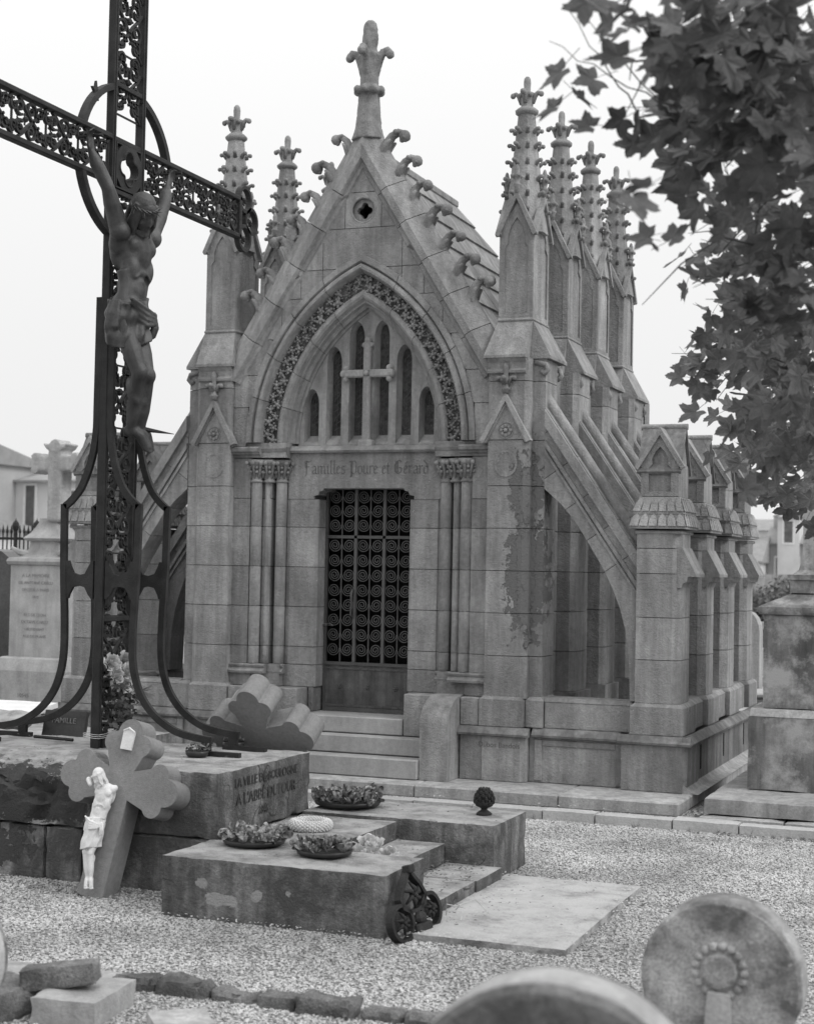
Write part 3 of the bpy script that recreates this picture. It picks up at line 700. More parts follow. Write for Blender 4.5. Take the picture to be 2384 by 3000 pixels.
# ---- roof: lapped stone slabs over a hipped east end
RZ = 5.80; SL = 1.62; lap = [0, .13, .29, .475, .65, .835, 1.02, 1.2, 1.45]
for sgn in (1, -1):
    for i, (a, b) in enumerate(zip(lap[:-1], lap[1:])):
        za, zb = RZ-SL*a, RZ-SL*b; t = .035; ya, yb = 2.55+1.95*a, 2.55+1.95*b
        n = 3
        for j in range(n):
            y0 = .3+(ya-.3)*j/n; y1 = .3+(ya-.3)*(j+1)/n; y1b = y1 if j < n-1 else yb
            gp = .003
            vs = [(sgn*(a-.02 if a else 0), y0+gp, za+(.03 if a else 0)), (sgn*b, y0+gp, zb), (sgn*b, y1b-gp, zb), (sgn*(a-.02 if a else 0), y1-gp, za+(.03 if a else 0))]
            off = Vector((sgn*.85, 0, .53)); up_ = [tuple(Vector(p)+off*(t if q in (1, 2) else .012)) for q, p in enumerate(vs)]
            MB().add(vs+up_, [(0,1,2,3),(4,5,6,7),(0,1,5,4),(1,2,6,5),(2,3,7,6),(3,0,4,7)]).build('roof_slab', ROOFM, CH)
rc = MB().box(-.045, .045, .3, 2.57, RZ-.03, RZ+.06, .02).build('ridge_stone', ROOFM, CH)
MB().add([(-1.45, .45, RZ-SL*1.45-.02), (1.45, .45, RZ-SL*1.45-.02), (1.45, 5.3, RZ-SL*1.45-.02), (-1.45, 5.3, RZ-SL*1.45-.02), (0, .45, RZ-.03), (0, 2.55, RZ-.03)],
         [(0, 1, 2, 3), (1, 2, 5, 4), (0, 3, 5, 4), (2, 3, 5), (0, 1, 4)]).build('roof_core', ROOFM, CH)

# ---- nave walls with traceried windows between the piers
for sgn in (1, -1):
    for i in range(4):
        y0 = PY[i]+.5; y1 = (PY[i+1]-.0) if i < 3 else PY[i]+1.3
        for a, b in zip([.115, .5]+LV[0:6], [.5]+LV[0:6]+[3.083]):
            x0, x1 = sorted((sgn*1.25, sgn*(1.60 if a >= .5 else 1.66))); block('nave_stone', x0, x1, y0, y1, a, b, STONE, CH)
        yc = (y0+y1)/2; hw = (y1-y0)/2
        out = [(yc-hw, 3.086), (yc+hw, 3.086), (yc+hw, 3.95), (yc-hw, 3.95)]
        h1 = [(yc+q[0], q[1]) for q in lancet(-.1, .07, 3.2, 3.62)]; h2 = [(yc+q[0], q[1]) for q in lancet(.1, .07, 3.2, 3.62)]
        MB().plate(out, [h1, h2], 'x', sgn*1.60, sgn*1.5).build('clerestory_wall', STONE, CH)
        x0, x1 = sorted((sgn*1.53, sgn*1.54)); MB().box(x0, x1, yc-.2, yc+.2, 3.18, 3.66).build('clerestory_pane', GLASSM, CH)
        for q in (-.12, .12): autosmooth(MB().tube([(sgn*1.61, yc+.12*cos(2*pi*k/20), 3.75+.08*sin(2*pi*k/20)) for k in range(20)], .012, 5, closed=True).build('tracery_ring', STONE, CH)) if q > 0 else None
MB().box(-1.6, 1.6, 4.6, 4.9, .1, 3.9).build('east_wall', STONE, CH)
for sgn in (1, -1):   # east side closing stones
    block('nave_stone', *sorted((sgn*1.25, sgn*1.6)), 4.3, 4.7, .115, 3.95, STONE, CH)

# ---- main piers
PP = [(1.27, .0), (1.595, 0), (1.645, .05), (1.645, .1), (1.76, .1), (1.76, .46), (1.27, .46)]
PQ = [(1.27, .1), (1.77, .1), (1.77, .5), (1.27, .5)]
PR = [(1.40, .0), (1.72, .0), (1.77, .05), (1.77, .44), (1.72, .49), (1.40, .49)]
for sgn in (1, -1):
    m0 = STONEP if sgn > 0 else STONE
    for i in range(4):
        y = PY[i]
        zs = LV+[3.6, 3.80] if i == 0 else LV+[3.6, 3.80]
        for a, b in zip(zs[:-1], zs[1:]):
            pl = PP if i == 0 else PR
            if i: a_, b_ = a, b
            plan('pier_stone', [(sgn*x, y+yy) for x, yy in pl], a, b, m0 if i == 0 else STONE)
        plan('pier_core', [(sgn*x, y+yy) for x, yy in ((1.29, .03) if i == 0 else (1.42, .03), (1.575, .03), (1.62, .14), (1.70, .14), (1.70, .44), (1.29, .44) if i == 0 else (1.42, .44))], .8, 3.8, MORTAR)
        if i: base_ = plan('pier_base', [(sgn*x, y+yy) for x, yy in [(1.36, -.03), (1.80, -.03), (1.80, .52), (1.36, .52)]], .5, .826)
        # weathering: slopes from the square base to the pinnacle shaft
        bx0, bx1, by0, by1 = (1.235, 1.80, -.06, .62); tx0, tx1, ty0, ty1 = (1.305, 1.625, .115, .60)
        if i: bx0 = 1.30; by0 = .0
        for (z0, z1, e) in ((3.80, 3.83, 1),):
            pass
        Xs = lambda v: sgn*v
        FC = [(0,1,2,3),(0,1,5,4),(1,2,6,5),(2,3,7,6),(3,0,4,7),(4,5,9,8),(5,6,10,9),(6,7,11,10),(7,4,8,11),(8,9,10,11)]
        for (q0, q1) in (([(bx0, by0), (1.615, by0), (1.615, .60), (bx0, .60)], [(tx0, ty0), (tx1, ty0), (tx1, ty1), (tx0, ty1)]),
                         ([(1.42, .085), (1.80, .085), (1.80, .625), (1.42, .625)], [(1.42, ty0+.004), (tx1+.004, ty0+.004), (tx1+.004, ty1+.004), (1.42, ty1+.004)])):
            w = MB(); w.add([(Xs(a), y+b, 3.80) for a, b in q0]+[(Xs(a), y+b, 3.825) for a, b in q0]+[(Xs(a), y+b, 4.14) for a, b in q1], FC)
            w.build('weathering_stone', STONE, CH)
        # hollow moulding under the weathering on the outer side (small scroll consoles)
        for yy in (y+.10, y+.53):
            MB().tube([(Xs(1.66), yy, 3.77), (Xs(1.76), yy, 3.745), (Xs(1.775), yy, 3.70), (Xs(1.745), yy, 3.665), (Xs(1.72), yy, 3.69)], .026, 8).build('console', STONEC, CH, smooth=True)
    # front drip moulding and small crowned gablet on the front pier
    MB().prism([(.0, 3.66), (-.025, 3.67), (-.03, 3.69), (-.012, 3.71), (-.012, 3.76), (-.04, 3.80), (.0, 3.80)], 'x', *sorted((sgn*1.262, sgn*1.61))).build('drip_moulding', STONE, CH)
    cx = 1.435*sgn
    for s2 in (1, -1):
        tt = Vector((.215, -.385)).normalized(); 
        MB().add([(cx, -.045, 3.50), (cx+s2*.235, -.045, 3.075), (cx+s2*.195, -.045, 3.06), (cx, -.045, 3.42), (cx, .03, 3.50), (cx+s2*.235, .03, 3.075), (cx+s2*.195, .03, 3.06), (cx, .03, 3.42)],
                 [(0,1,2,3),(4,5,6,7),(0,1,5,4),(1,2,6,5),(2,3,7,6),(3,0,4,7)]).build('gablet_coping', STONE, CH)
        MB().add([(cx, -.02, 3.42), (cx+s2*.195, -.02, 3.06), (cx+s2*.175, -.02, 3.06), (cx, -.02, 3.385), (cx, .03, 3.42), (cx+s2*.195, .03, 3.06), (cx+s2*.175, .03, 3.06), (cx, .03, 3.385)],
                 [(0,1,2,3),(4,5,6,7),(0,1,5,4),(1,2,6,5),(2,3,7,6),(3,0,4,7)]).build('gablet_fillet', STONE, CH)
    MB().prism([(cx-.17, 3.085), (cx+.17, 3.085), (cx, 3.39)], 'y', -.008, .03).build('gablet_panel', STONE, CH)
    rs = MB()
    for k in range(8): a = 2*pi*k/8; rs.ball((cx+.042*cos(a), -.012, 3.165+.042*sin(a)), .019, 7, 5, sc=(1, .6, 1))
    rs.ball((cx, -.02, 3.165), .02, 8, 5); rs.tube([(cx+.068*cos(2*pi*k/24), -.008, 3.165+.068*sin(2*pi*k/24)) for k in range(24)], .006, 5, closed=True)
    rs.build('rosette', STONEC, CH, smooth=True)
    fn = MB(); fn.lathe([(.03, 0), (.03, .02), (.04, .03), (.04, .045), (.026, .05), (.024, .1), (.03, .12), (.02, .15), (.022, .19), (.03, .22), (.022, .255), (0, .27)], (cx, -.03, 3.49), 10)
    for k in range(4):
        a = k*pi/2; fn.tube([(cx+.02*cos(a), -.03+.02*sin(a), 3.57), (cx+.045*cos(a), -.03+.045*sin(a), 3.625), (cx+.07*cos(a), -.03+.07*sin(a), 3.63)], [.018, .018, .014], 6)
        fn.ball((cx+.075*cos(a), -.03+.075*sin(a), 3.62), .022, 8, 6)
    fn.build('gablet_finial', STONEC, CH, smooth=True)
    # sunk trefoil roundel
    tre = []
    for q in range(3):
        ca = pi/2+q*2*pi/3
        for k in range(9): t = -1.75+3.5*k/8; tre.append((cx+.045*cos(ca)+.045*cos(ca+t*.83), 2.875+.045*sin(ca)+.045*sin(ca+t*.83)))
    circ = [(cx+.105*cos(2*pi*k/28), 2.875+.118*sin(2*pi*k/28)) for k in range(28)]
    c2_ = [(cx+.088*cos(2*pi*k/28), 2.875+.1*sin(2*pi*k/28)) for k in range(28)]
    ln = MB().plate(circ, [c2_], 'y', -.006, .004, outer2=circ); ln.plate(c2_, [tre], 'y', -.0025, .004)
    ln.build('trefoil_roundel', STONE, CH)

# ---- pinnacles
def gab_side(mb, w, z0, za, m_):
    """one gabled face with a cusped blind arch, facing -Y at y=0 in local space"""
    t = .03
    for s2 in (1, -1):
        mb.add([(0, -.035, za), (s2*(w+.035), -.035, z0), (s2*(w+.0), -.035, z0-.02), (0, -.035, za-.075), (0, .02, za), (s2*(w+.035), .02, z0), (s2*w, .02, z0-.02), (0, .02, za-.075)],
               [(0,1,2,3),(4,5,6,7),(0,1,5,4),(1,2,6,5),(2,3,7,6),(3,0,4,7)], m_)
    mb.add([(-w, .016, z0-.03), (w, .016, z0-.03), (0, .016, za-.05), (-w, .03, z0-.03), (w, .03, z0-.03), (0, .03, za-.05)], [(0,1,2),(3,4,5),(0,1,4,3),(1,2,5,4),(2,0,3,5)], m_)
def pinnacle():
    hx, hy = .157, .24; zb, zg, za, zt = 0, .78, 1.17, 1.93
    sh = MB().box(-hx-.012, hx+.012, -hy-.012, hy+.012, -.0, .03, .01).box(-hx+.012, hx-.012, -hy+.012, hy-.012, 0, .9)
    for sx in (1, -1):
        for sy in (1, -1): sh.box(*sorted((sx*(hx-.05), sx*hx)), *sorted((sy*(hy-.05), sy*hy)), .03, .80, .006)
    # spire
    sh.lathe([(.21, .82), (.165, 1.1), (.105, 1.62), (.075, 1.93)], (0, 0, 0), 8, rot=pi/8)
    root = sh.build('pinnacle', STONE, CH)
    for ang, w, dep in ((0, hx, hy), (pi/2, hy, hx), (pi, hx, hy), (-pi/2, hy, hx)):
        m_ = Matrix.Rotation(ang, 4, 'Z') @ Matrix.Translation((0, -dep, 0))
        gb = MB(); gab_side(gb, w, zg, za, m_); gb.build('gablet', STONE, root)
        arch = MB(); w2 = w-.05
        o_ = [(-w+.004, .03), (w-.004, .03), (w-.004, .82), (0, 1.06), (-w+.004, .82)]
        hh = [(-w2, .07), (w2, .07), (w2, .66), (w2*.72, .70), (w2*.78, .76), (w2*.5, .85), (0, .93), (-w2*.5, .85), (-w2*.78, .76), (-w2*.72, .70), (-w2, .66)]
        arch.plate(o_, [hh], 'y', -.002, .014, m=m_); arch.build('blind_arch', STONE, root)
        f = MB(); f.lathe([(.022, 0), (.022, .05), (.035, .07), (.035, .085), (.022, .09), (.03, .13), (.045, .16), (.02, .17), (.024, .21), (.012, .25), (0, .26)], (0, -.02, za-.03), 8, m=m_)
        for k in range(4): a = k*pi/2+pi/4; f.ball((.04*cos(a), -.02+.04*sin(a), za+.12), .018, 6, 4, m=m_)
        f.build('gablet_finial', STONEC, root, smooth=True)
    ck = MB()
    for k in range(8):
        a = k*pi/4+pi/8
        for z in (1.02, 1.17, 1.32, 1.47, 1.62, 1.76):
            r = .165-.090*(z-1.1)/.83; r = max(.07, r)
            if k % 2 and z < 1.1: continue
            ck.tube([(r*.9*cos(a), r*.9*sin(a), z-.03), ((r+.02)*cos(a), (r+.02)*sin(a), z+.0), ((r+.04)*cos(a), (r+.04)*sin(a), z+.012)], [.022, .018, .014], 5)
            ck.ball(((r+.045)*cos(a), (r+.045)*sin(a), z+.002), .0205, 7, 5)
    o = ck.build('crockets', STONEC, root, smooth=True); o['kind'] = 'stuff'
    fn = MB(); fn.lathe([(.08, 1.9), (.105, 1.92), (.108, 1.94), (.08, 1.965), (.055, 1.98), (.06, 2.06), (.075, 2.10), (.03, 2.12), (.034, 2.2), (.03, 2.235), (.015, 2.255), (0, 2.26)], (0, 0, 0), 12)
    for k in range(4):
        a = k*pi/2; fn.tube([(.05*cos(a), .05*sin(a), 2.01), (.075*cos(a), .075*sin(a), 2.08), (.105*cos(a), .105*sin(a), 2.105), (.13*cos(a), .13*sin(a), 2.10)], [.022, .024, .02, .016], 6)
        fn.ball((.132*cos(a), .132*sin(a), 2.09), .026, 8, 6); a += pi/4; fn.ball((.068*cos(a), .068*sin(a), 2.08), .022, 6, 5)
    fn.build('spire_finial', STONEC, root, smooth=True)
    root.location = (1.465, .358, 4.14); return root
pin = pinnacle()
PX = {(1, 0): pin}
for sgn in (1, -1):
    for i in range(4):
        p = pin if (sgn, i) == (1, 0) else copy_tree(pin, CH)
        p.location = (sgn*1.465, .358+(0, 1.14, 2.25, 3.34)[i], 4.14)

# ---- flying buttresses in voussoirs
def top_z(x): return 3.50-(x-1.70)*1.475
def soff(x):
    P_ = [(1.76, 2.66), (1.9, 2.54), (2.02, 2.41), (2.14, 2.23), (2.3, 1.97), (2.38, 1.81), (2.45, 1.63), (2.50, 1.45), (2.535, 1.2), (2.545, .85)]
    for (a, b), (c, d) in zip(P_[:-1], P_[1:]):
        if a <= x <= c: return b+(d-b)*(x-a)/(c-a)
    return .85
tdir = Vector((1, -1.475)).normalized(); nd = Vector((1.475, 1)).normalized()
def fl_poly(t0, t1):
    """part of the flyer between two joints perpendicular to the rake, t measured along the rake from x=1.76"""
    xsx = [1.762+.0215*k for k in range(40)]; xsx = [x for x in xsx if x < 2.60]
    low = [(1.762, 2.66), (1.9, 2.54), (2.02, 2.41), (2.14, 2.23), (2.3, 1.97), (2.38, 1.81), (2.45, 1.63), (2.50, 1.45), (2.535, 1.2), (2.545, .85), (2.608, .85)]
    poly = low+[(2.608, top_z(2.608)-.04), (1.762, top_z(1.762)-.04)]
    o = Vector((1.762, top_z(1.762)))
    def clip(poly, t, keep):
        out = []
        for i in range(len(poly)):
            a = Vector(poly[i]); b = Vector(poly[(i+1) % len(poly)]); da = ((a-o).dot(tdir)-t)*keep; db = ((b-o).dot(tdir)-t)*keep
            if da >= 0: out.append(tuple(a))
            if (da > 0 > db) or (da < 0 < db): out.append(tuple(a+(b-a)*(da/(da-db))))
        return out
    p = clip(poly, t0, 1)
    return clip(p, t1, -1) if p else []
def flyer():
    mb = MB(); roots = []
    L = [-2, .22, .55, .88, 1.21, 1.52, 3.5]
    first = None
    o = Vector((1.762, top_z(1.762)))
    for a, b in zip(L[:-1], L[1:]):
        p = fl_poly(a+.0025, b-.0025)
        q = []
        for v_ in p:
            if not q or (Vector(v_)-Vector(q[-1])).length > 1e-4: q.append(v_)
        if len(q) < 3: continue
        mb_ = MB().prism(q, 'y', .09, .37)
        # raised bands: top weathering roll, lower moulding
        ob = mb_.build('voussoir', STONE, first)
        if first is None: first = ob; ob.name = 'flying_buttress'; ob.parent = CH
    def strip(name, n0, n1, y0, y1, t0=0, t1=1.6, xa=1.765, xb=2.606):
        # band between perpendicular offsets n0..n1 below the top line
        def pt(x, n): b_ = Vector((x, top_z(x))); dz = n/nd.y; return (x, b_.y+dz)
        MB().prism([pt(xa, n0), pt(xb, n0), pt(xb, n1), pt(xa, n1)], 'y', y0, y1).build(name, STONE, first)
    autosmooth(MB().tube([(1.72, .23, top_z(1.72)+.0), (2.6, .23, top_z(2.6)+.0)], .055, 12).build('coping_roll', STONE, first), 60)
    strip('coping_band', -.11, -.03, .05, .41)
    strip('moulding', -.205, -.175, .06, .40)
    strip('moulding', -.245, -.222, .072, .385)
    return first
fly = flyer()
for sgn in (1, -1):
    for i in range(4):
        f = fly if (sgn, i) == (1, 0) else copy_tree(fly, CH)
        f.location = (0, PY[i], 0)
        if sgn < 0: f.scale = (-1, 1, 1)

# ---- outer piers
def outer_pier():
    PO = [(2.61, 0), (2.915, 0), (2.985, .07), (2.985, .40), (2.915, .47), (2.61, .47)]
    root = MB().prism([(x, y) for x, y in [(2.63, .02), (2.9, .02), (2.96, .09), (2.96, .38), (2.9, .45), (2.63, .45)]], 'z', .8, 2.3).build('outer_pier', MORTAR, CH)
    for a, b in ((.845, 1.21), (1.21, 1.567), (1.567, 1.937), (1.937, 2.15), (2.15, 2.30)):
        plan('pier_stone', PO, a, b, STONE, parent=root)
    MB().prism([(2.93, 2.16), (2.99, 2.16), (3.105, 1.94), (3.105, 1.915), (3.04, 1.915), (3.03, 1.87), (3.0, 1.86), (2.985, 1.82), (2.93, 1.82)], 'y', .03, .44).build('side_weathering', STONE, root)
    MB().box(2.595, 2.995, -.015, .485, 2.272, 2.30, .008).build('neck_moulding', STONE, root)
    def tier(z0, z1, e0, e1):
        c = (2.795, .235); w = MB(); hx, hy = .185, .235
        vs = [(c[0]+sx*(hx+e), c[1]+sy*(hy+e), z) for (z, e) in ((z0-.02, e0), (z0, e0), (z1, e1)) for sx, sy in ((-1,-1),(1,-1),(1,1),(-1,1))]
        w.add(vs, [(0,1,2,3),(8,9,10,11)]+[(k*4+j, k*4+(j+1) % 4, (k+1)*4+(j+1) % 4, (k+1)*4+j) for k in range(2) for j in range(4)])
        w.build('scale_course', STONE, root)
        sc2 = MB()
        for face in range(4):
            wdt = (hx, hy)[face % 2]; n = 6
            for k in range(n):
                for_ = (-1+2*(k+.5)/n)
                def Q(u, t, off):   # u across, t up the slope
                    e = e0+(e1-e0)*t+off; z = z0+(z1-z0)*t
                    hw = (wdt+e); px_ = u*hw
                    if face == 0: return (c[0]+px_, c[1]-hy-e, z)
                    if face == 1: return (c[0]+hx+e, c[1]+px_, z)
                    if face == 2: return (c[0]-px_, c[1]+hy+e, z)
                    return (c[0]-hx-e, c[1]-px_, z)
                d = .82/n
                pts = [(for_-d, .03), (for_+d, .03), (for_+d, .5), (for_+d*.6, .75), (for_, .92), (for_-d*.6, .75), (for_-d, .5)]
                sc2.add([Q(u, t, .002) for u, t in pts]+[Q(u, t, .013) for u, t in pts], [tuple(range(7, 14))]+[(i, (i+1) % 7, 7+(i+1) % 7, 7+i) for i in range(7)])
        o = sc2.build('stone_scales', STONE, root); o['kind'] = 'stuff'
    tier(2.335, 2.455, .05, .018); tier(2.46, 2.585, .028, -.015)
    sh = MB().box(2.635, 2.955, .045, .425, 2.585, 2.87, .006).build('gablet_shaft', STONE, root)
    # saddle roof with ridge along x and a gablet in front
    def pr3(z): return z
    MB().prism([(.0, 2.80), (.02, 2.78), (.235, 3.17), (.45, 2.78), (.47, 2.80), (.245, 3.2), (.225, 3.2)], 'x', 2.60, 2.975).build('saddle_roof', STONED, root)
    MB().prism([(.05, 2.80), (.235, 3.14), (.42, 2.80)], 'x', 2.64, 2.95).build('gable_end', STONE, root)
    autosmooth(MB().tube([(2.585, .235, 3.195), (2.985, .235, 3.195)], .028, 8).build('ridge_roll', STONE, root), 60)
    for s2 in (1, -1):
        c = 2.795
        MB().add([(c, -.012, 3.175), (c+s2*.215, -.012, 2.84), (c+s2*.185, -.012, 2.815), (c, -.012, 3.11), (c, .22, 3.175), (c+s2*.215, .03, 2.84), (c+s2*.185, .03, 2.815), (c, .22, 3.11)],
                 [(0,1,2,3),(4,5,6,7),(0,1,5,4),(1,2,6,5),(2,3,7,6),(3,0,4,7)]).build('gablet_coping', STONE, root)
    c = 2.795; w2 = .095
    hh = [(c-w2, 2.63), (c+w2, 2.63), (c+w2, 2.83), (c+w2*.7, 2.86), (c+w2*.72, 2.91), (c+w2*.4, 2.97), (c, 3.01), (c-w2*.4, 2.97), (c-w2*.72, 2.91), (c-w2*.7, 2.86), (c-w2, 2.83)]
    MB().plate([(c-.16, 2.59), (c+.16, 2.59), (c+.16, 2.87), (c, 3.13), (c-.16, 2.87)], [hh], 'y', .014, .045).build('blind_arch', STONE, root)
    MB().prism([(c-.155, 2.86), (c+.155, 2.86), (c, 3.10)], 'y', .044, .1).build('gablet_panel', STONE, root)
    return root
op = outer_pier()
for sgn in (1, -1):
    for i in range(4):
        f = op if (sgn, i) == (1, 0) else copy_tree(op, CH)
        f.location = (0, PY[i], 0)
        if sgn < 0: f.scale = (-1, 1, 1)
#PART2
# ================================================================= kerbs and graves round the chapel
x = -2.6; k = 0
while x < 6.2:
    w = (.58, .42, .6, .5)[k % 4]; o = rough('kerb_stone', x, x+w-.008, -1.235, -1.05+.012*(k % 3-1), -.05, .075+.006*(k % 2), .08, .004, KERBM, None, s=7)
    pos = ['far left end behind the tomb', 'left of the chapel steps', 'before the chapel steps', 'before the chapel front', 'towards the right-hand monument', 'at the right edge']
    KL = {0: 'first kerb stone at the far left, behind the iron cross pedestal', 1: 'second kerb stone from the left, hidden behind the iron cross pedestal', 2: 'third kerb stone from the left, behind the iron cross pedestal', 3: 'kerb stone behind the left part of the pedestal',
          4: 'kerb stone behind the rose bouquet end of the pedestal', 5: 'kerb stone behind the middle of the pedestal', 6: 'kerb stone just behind the fallen concrete cross', 7: 'kerb stone emerging from behind the inscribed pedestal face',
          8: 'kerb stone directly behind the large rear flower bowl', 9: 'kerb stone in line with the stair cheek right of the door', 10: 'kerb stone just left of the pine cone finial', 11: 'kerb stone just right of the pine cone finial',
          12: 'kerb stone in front of the right corner pier of the chapel', 13: 'kerb stone in front of the gap between chapel and right-hand monument', 14: 'kerb stone in front of the left corner of the right-hand monument', 15: 'kerb stone in front of the middle of the right-hand monument', 16: 'last kerb stone at the right edge before the right-hand monument'}
    tag(o, 'pale ' + KL.get(k, 'kerb stone beyond the right edge of the picture'), 'kerb stone', 'kerb stones before the chapel'); x += w; k += 1
# right-hand monument
RM = empty('grave_monument', (4.45, .2, 0), 'massive stained stone monument pedestal at the right edge of the picture beside the chapel', 'monument')
def part(mb, name, m, p, off, **k_):
    mb.v = [(a-off[0], b-off[1], c-off[2]) for a, b, c in mb.v]; return mb.build(name, m, p, **k_)
of = (4.45, .2, 0)
def rpart(name, x0, x1, y0, y1, z0, z1, cell, amp, m, p, off, **kk):
    o = rough(name, x0, x1, y0, y1, z0, z1, cell, amp, m, p, **kk); o.location = (-off[0], -off[1], -off[2]); return o
TOMB2 = mat('stained_granite', .10, .23, scale=1.6, streak=.35, speck=.3, fine=.15, bump=.2, blot=.15, blotc=.34, rnd=0)
for a, b in ((3.33, 3.98), (3.99, 4.7), (4.71, 5.6)): rpart('footing_stone', a, b, -.95, 1.4, -.05, .075, .1, .01, PALE2, RM, of)
rpart('base_slab', 3.36, 5.6, -.85, 1.4, .085, .205, .09, .006, PALE2, RM, of)
rpart('lower_block', 3.585, 5.35, -.18, 1.25, .21, .80, .09, .004, TOMB2, RM, of)
part(MB().prism([(-.18, .80), (1.25, .80), (1.2, .86), (-.13, .86)], 'x', 3.60, 5.33), 'bevel_course', PALE2, RM, of)
rpart('upper_block', 3.69, 5.22, -.10, 1.15, .865, 1.62, .09, .003, TOMB2, RM, of)
def rect_lathe(prof, cx, cy, hx, hy):
    mb = MB(); n = len(prof)
    for e, z in prof: mb.v += [(cx+sx*(hx+e), cy+sy*(hy+e), z) for sx, sy in ((-1,-1),(1,-1),(1,1),(-1,1))]
    for i in range(n-1): mb.f += [(i*4+j, i*4+(j+1) % 4, (i+1)*4+(j+1) % 4, (i+1)*4+j) for j in range(4)]
    mb.f += [(0, 1, 2, 3), tuple((n-1)*4+j for j in range(4))]; return mb
autosmooth(part(rect_lathe([(0, 1.62), (.03, 1.625), (.045, 1.65), (.04, 1.685), (.01, 1.70), (-.05, 1.73), (-.12, 1.76), (-.2, 1.80)], 4.455, .525, .765, .62), 'torus_moulding', TOMB2, RM, of), 40)
autosmooth(part(rect_lathe([(0, 1.80), (0, 1.90), (.02, 1.91), (.02, 1.95), (-.02, 1.955), (-.06, 1.99), (-.09, 2.1), (-.085, 3.4), (-.09, 3.42)], 4.455, .525, .58, .45), 'shaft', TOMB2, RM, of), 30)
# left-hand monument with stone cross
LM = empty('cross_monument', (-6.1, 4.4, 0), 'pale stone pedestal carrying a thick stone cross with lobed arms, left of the iron cross', 'monument'); of = (-6.1, 4.4, 0)
part(rect_lathe([(.1, 0), (.1, .55), (.04, .70), (0, .72)], -6.1, 4.38, .44, .42), 'base_block', PALE, LM, of)
part(rect_lathe([(0, .72), (0, 1.89)], -6.1, 4.38, .38, .38), 'die', PALE, LM, of)
autosmooth(part(rect_lathe([(0, 1.89), (.03, 1.90), (.045, 1.94), (.03, 1.98), (-.08, 2.0), (-.12, 2.03), (-.16, 2.12), (-.17, 2.2), (-.12, 2.21), (-.10, 2.24), (-.13, 2.27), (-.17, 2.31), (-.21, 2.38), (-.245, 2.45), (-.25, 2.5)], -6.1, 4.38, .38, .38), 'moulded_cap', PALE, LM, of), 35)
c = MB(); cx, y0, y1 = -6.0+.0, 4.2, 4.48
c.box(cx-.115, cx+.105, y0, y1, 2.45, 3.42, .03); c.box(cx-.30, cx+.30, y0, y1, 3.11, 3.32, .02)
for s_ in (-1, 1):
    for dz in (-.085, 0, .085): c.tube([(cx+s_*(.30+(.03 if dz == 0 else 0)), y0-.01, 3.215+dz), (cx+s_*(.30+(.03 if dz == 0 else 0)), y1+.01, 3.215+dz)], .055, 12)
    c.tube([(cx+s_*.11, y0-.01, 3.43), (cx+s_*.11, y1+.01, 3.43)], .04, 10); c.tube([(cx+s_*.16, y0, 3.455), (cx+s_*.16, y1, 3.455)], .022, 8)
c.tube([(cx, y0-.01, 3.44), (cx, y1+.01, 3.44)], .085, 12)
o = remesh('stone_cross', c, PALE, LM, .016, 3, disp=.006); o.location = (-of[0], -of[1], 0)
for s_ in (-1, 1):   # scrolled shoulders
    c = MB().tube([(s_*.2-6.1, 4.2, 2.02), (s_*.34-6.1, 4.1, 2.06), (s_*.42-6.1, 4.05, 2.12)], [.06, .045, .02], 8); part(c, 'corner_scroll', PALE, LM, of)
for k, (s_, z_, sz) in enumerate((('A LA MEMOIRE', 1.74, .062), ('DE ANTOINE CARLU', 1.65, .055), ('DECEDE A PARIS', 1.56, .055), ('1872', 1.47, .05), ('FILS DE LEON', 1.24, .055), ('OCTAVE CARLU', 1.15, .055), ('LIEUTENANT', 1.06, .05), ('AGE DE 24 ANS', .97, .05))):
    t_ = text_mesh(s_, sz, .002, 'lettering', mat('faded_letters', .22, .28) if k == 0 else bpy.data.materials['faded_letters'], LM, frame_mtx((-6.1-of[0], 3.998-of[1], z_), (1, 0, 0), (0, 0, 1)))
text_mesh('10545', .07, .002, 'lettering', bpy.data.materials['faded_letters'], LM, frame_mtx((-6.15-of[0], 3.858-of[1], .22), (1, 0, 0), (0, 0, 1)))
# cross behind it (small iron crucifix), dark tomb box, urns, iron railing
def railing():
    R_ = empty('grave_railing', (-8.5, 7, 0), 'black iron grave railing with spear tips behind the left-hand stone cross monument', 'railing')
    me = MB().lathe([(.012, 0), (.012, 2.36), (.024, 2.38), (.0, 2.5)], n=6).mesh('picket'); me2 = MB().lathe([(.03, 0), (.03, 2.4), (.045, 2.42), (.055, 2.47), (.045, 2.52), (.01, 2.56), (0, 2.6)], n=8).mesh('rail_post')
    for k in range(15):
        x_ = -.55+.075*k; link('picket' if k % 5 != 2 else 'rail_post', me if k % 5 != 2 else me2, IRON, R_, (x_, 0, 0))
    for z_ in (.3, 2.28): MB().box(-.6, .55, -.015, .015, z_-.02, z_+.02).build('rail', IRON, R_)
railing()
def headstone(x_, y_, w, h, d, m, label, cross=False, name='headstone', cat='gravestone'):
    t = empty(name, (x_, y_, 0), label, cat)
    MB().box(-w*.7, w*.7, -d, d, 0, .18, .02).build('plinth', m, t)
    if cross:
        MB().box(-w*.4, w*.4, -d*.6, d*.6, .18, h*.5, .02).build('die', m, t)
        MB().box(-w*.12, w*.12, -d*.3, d*.3, h*.5, h, .01).build('cross_shaft', m, t); MB().box(-w*.4, w*.4, -d*.28, d*.28, h*.76, h*.86, .01).build('cross_arm', m, t)
    else:
        p = [(-w/2, .18), (w/2, .18), (w/2, h*.8)]+[(w/2*cos(pi*k/8), h*.8+h*.2*sin(pi*k/8)) for k in range(1, 8)]+[(-w/2, h*.8)]
        MB().prism(p, 'y', -d*.5, d*.5).build('slab', m, t)
    return t
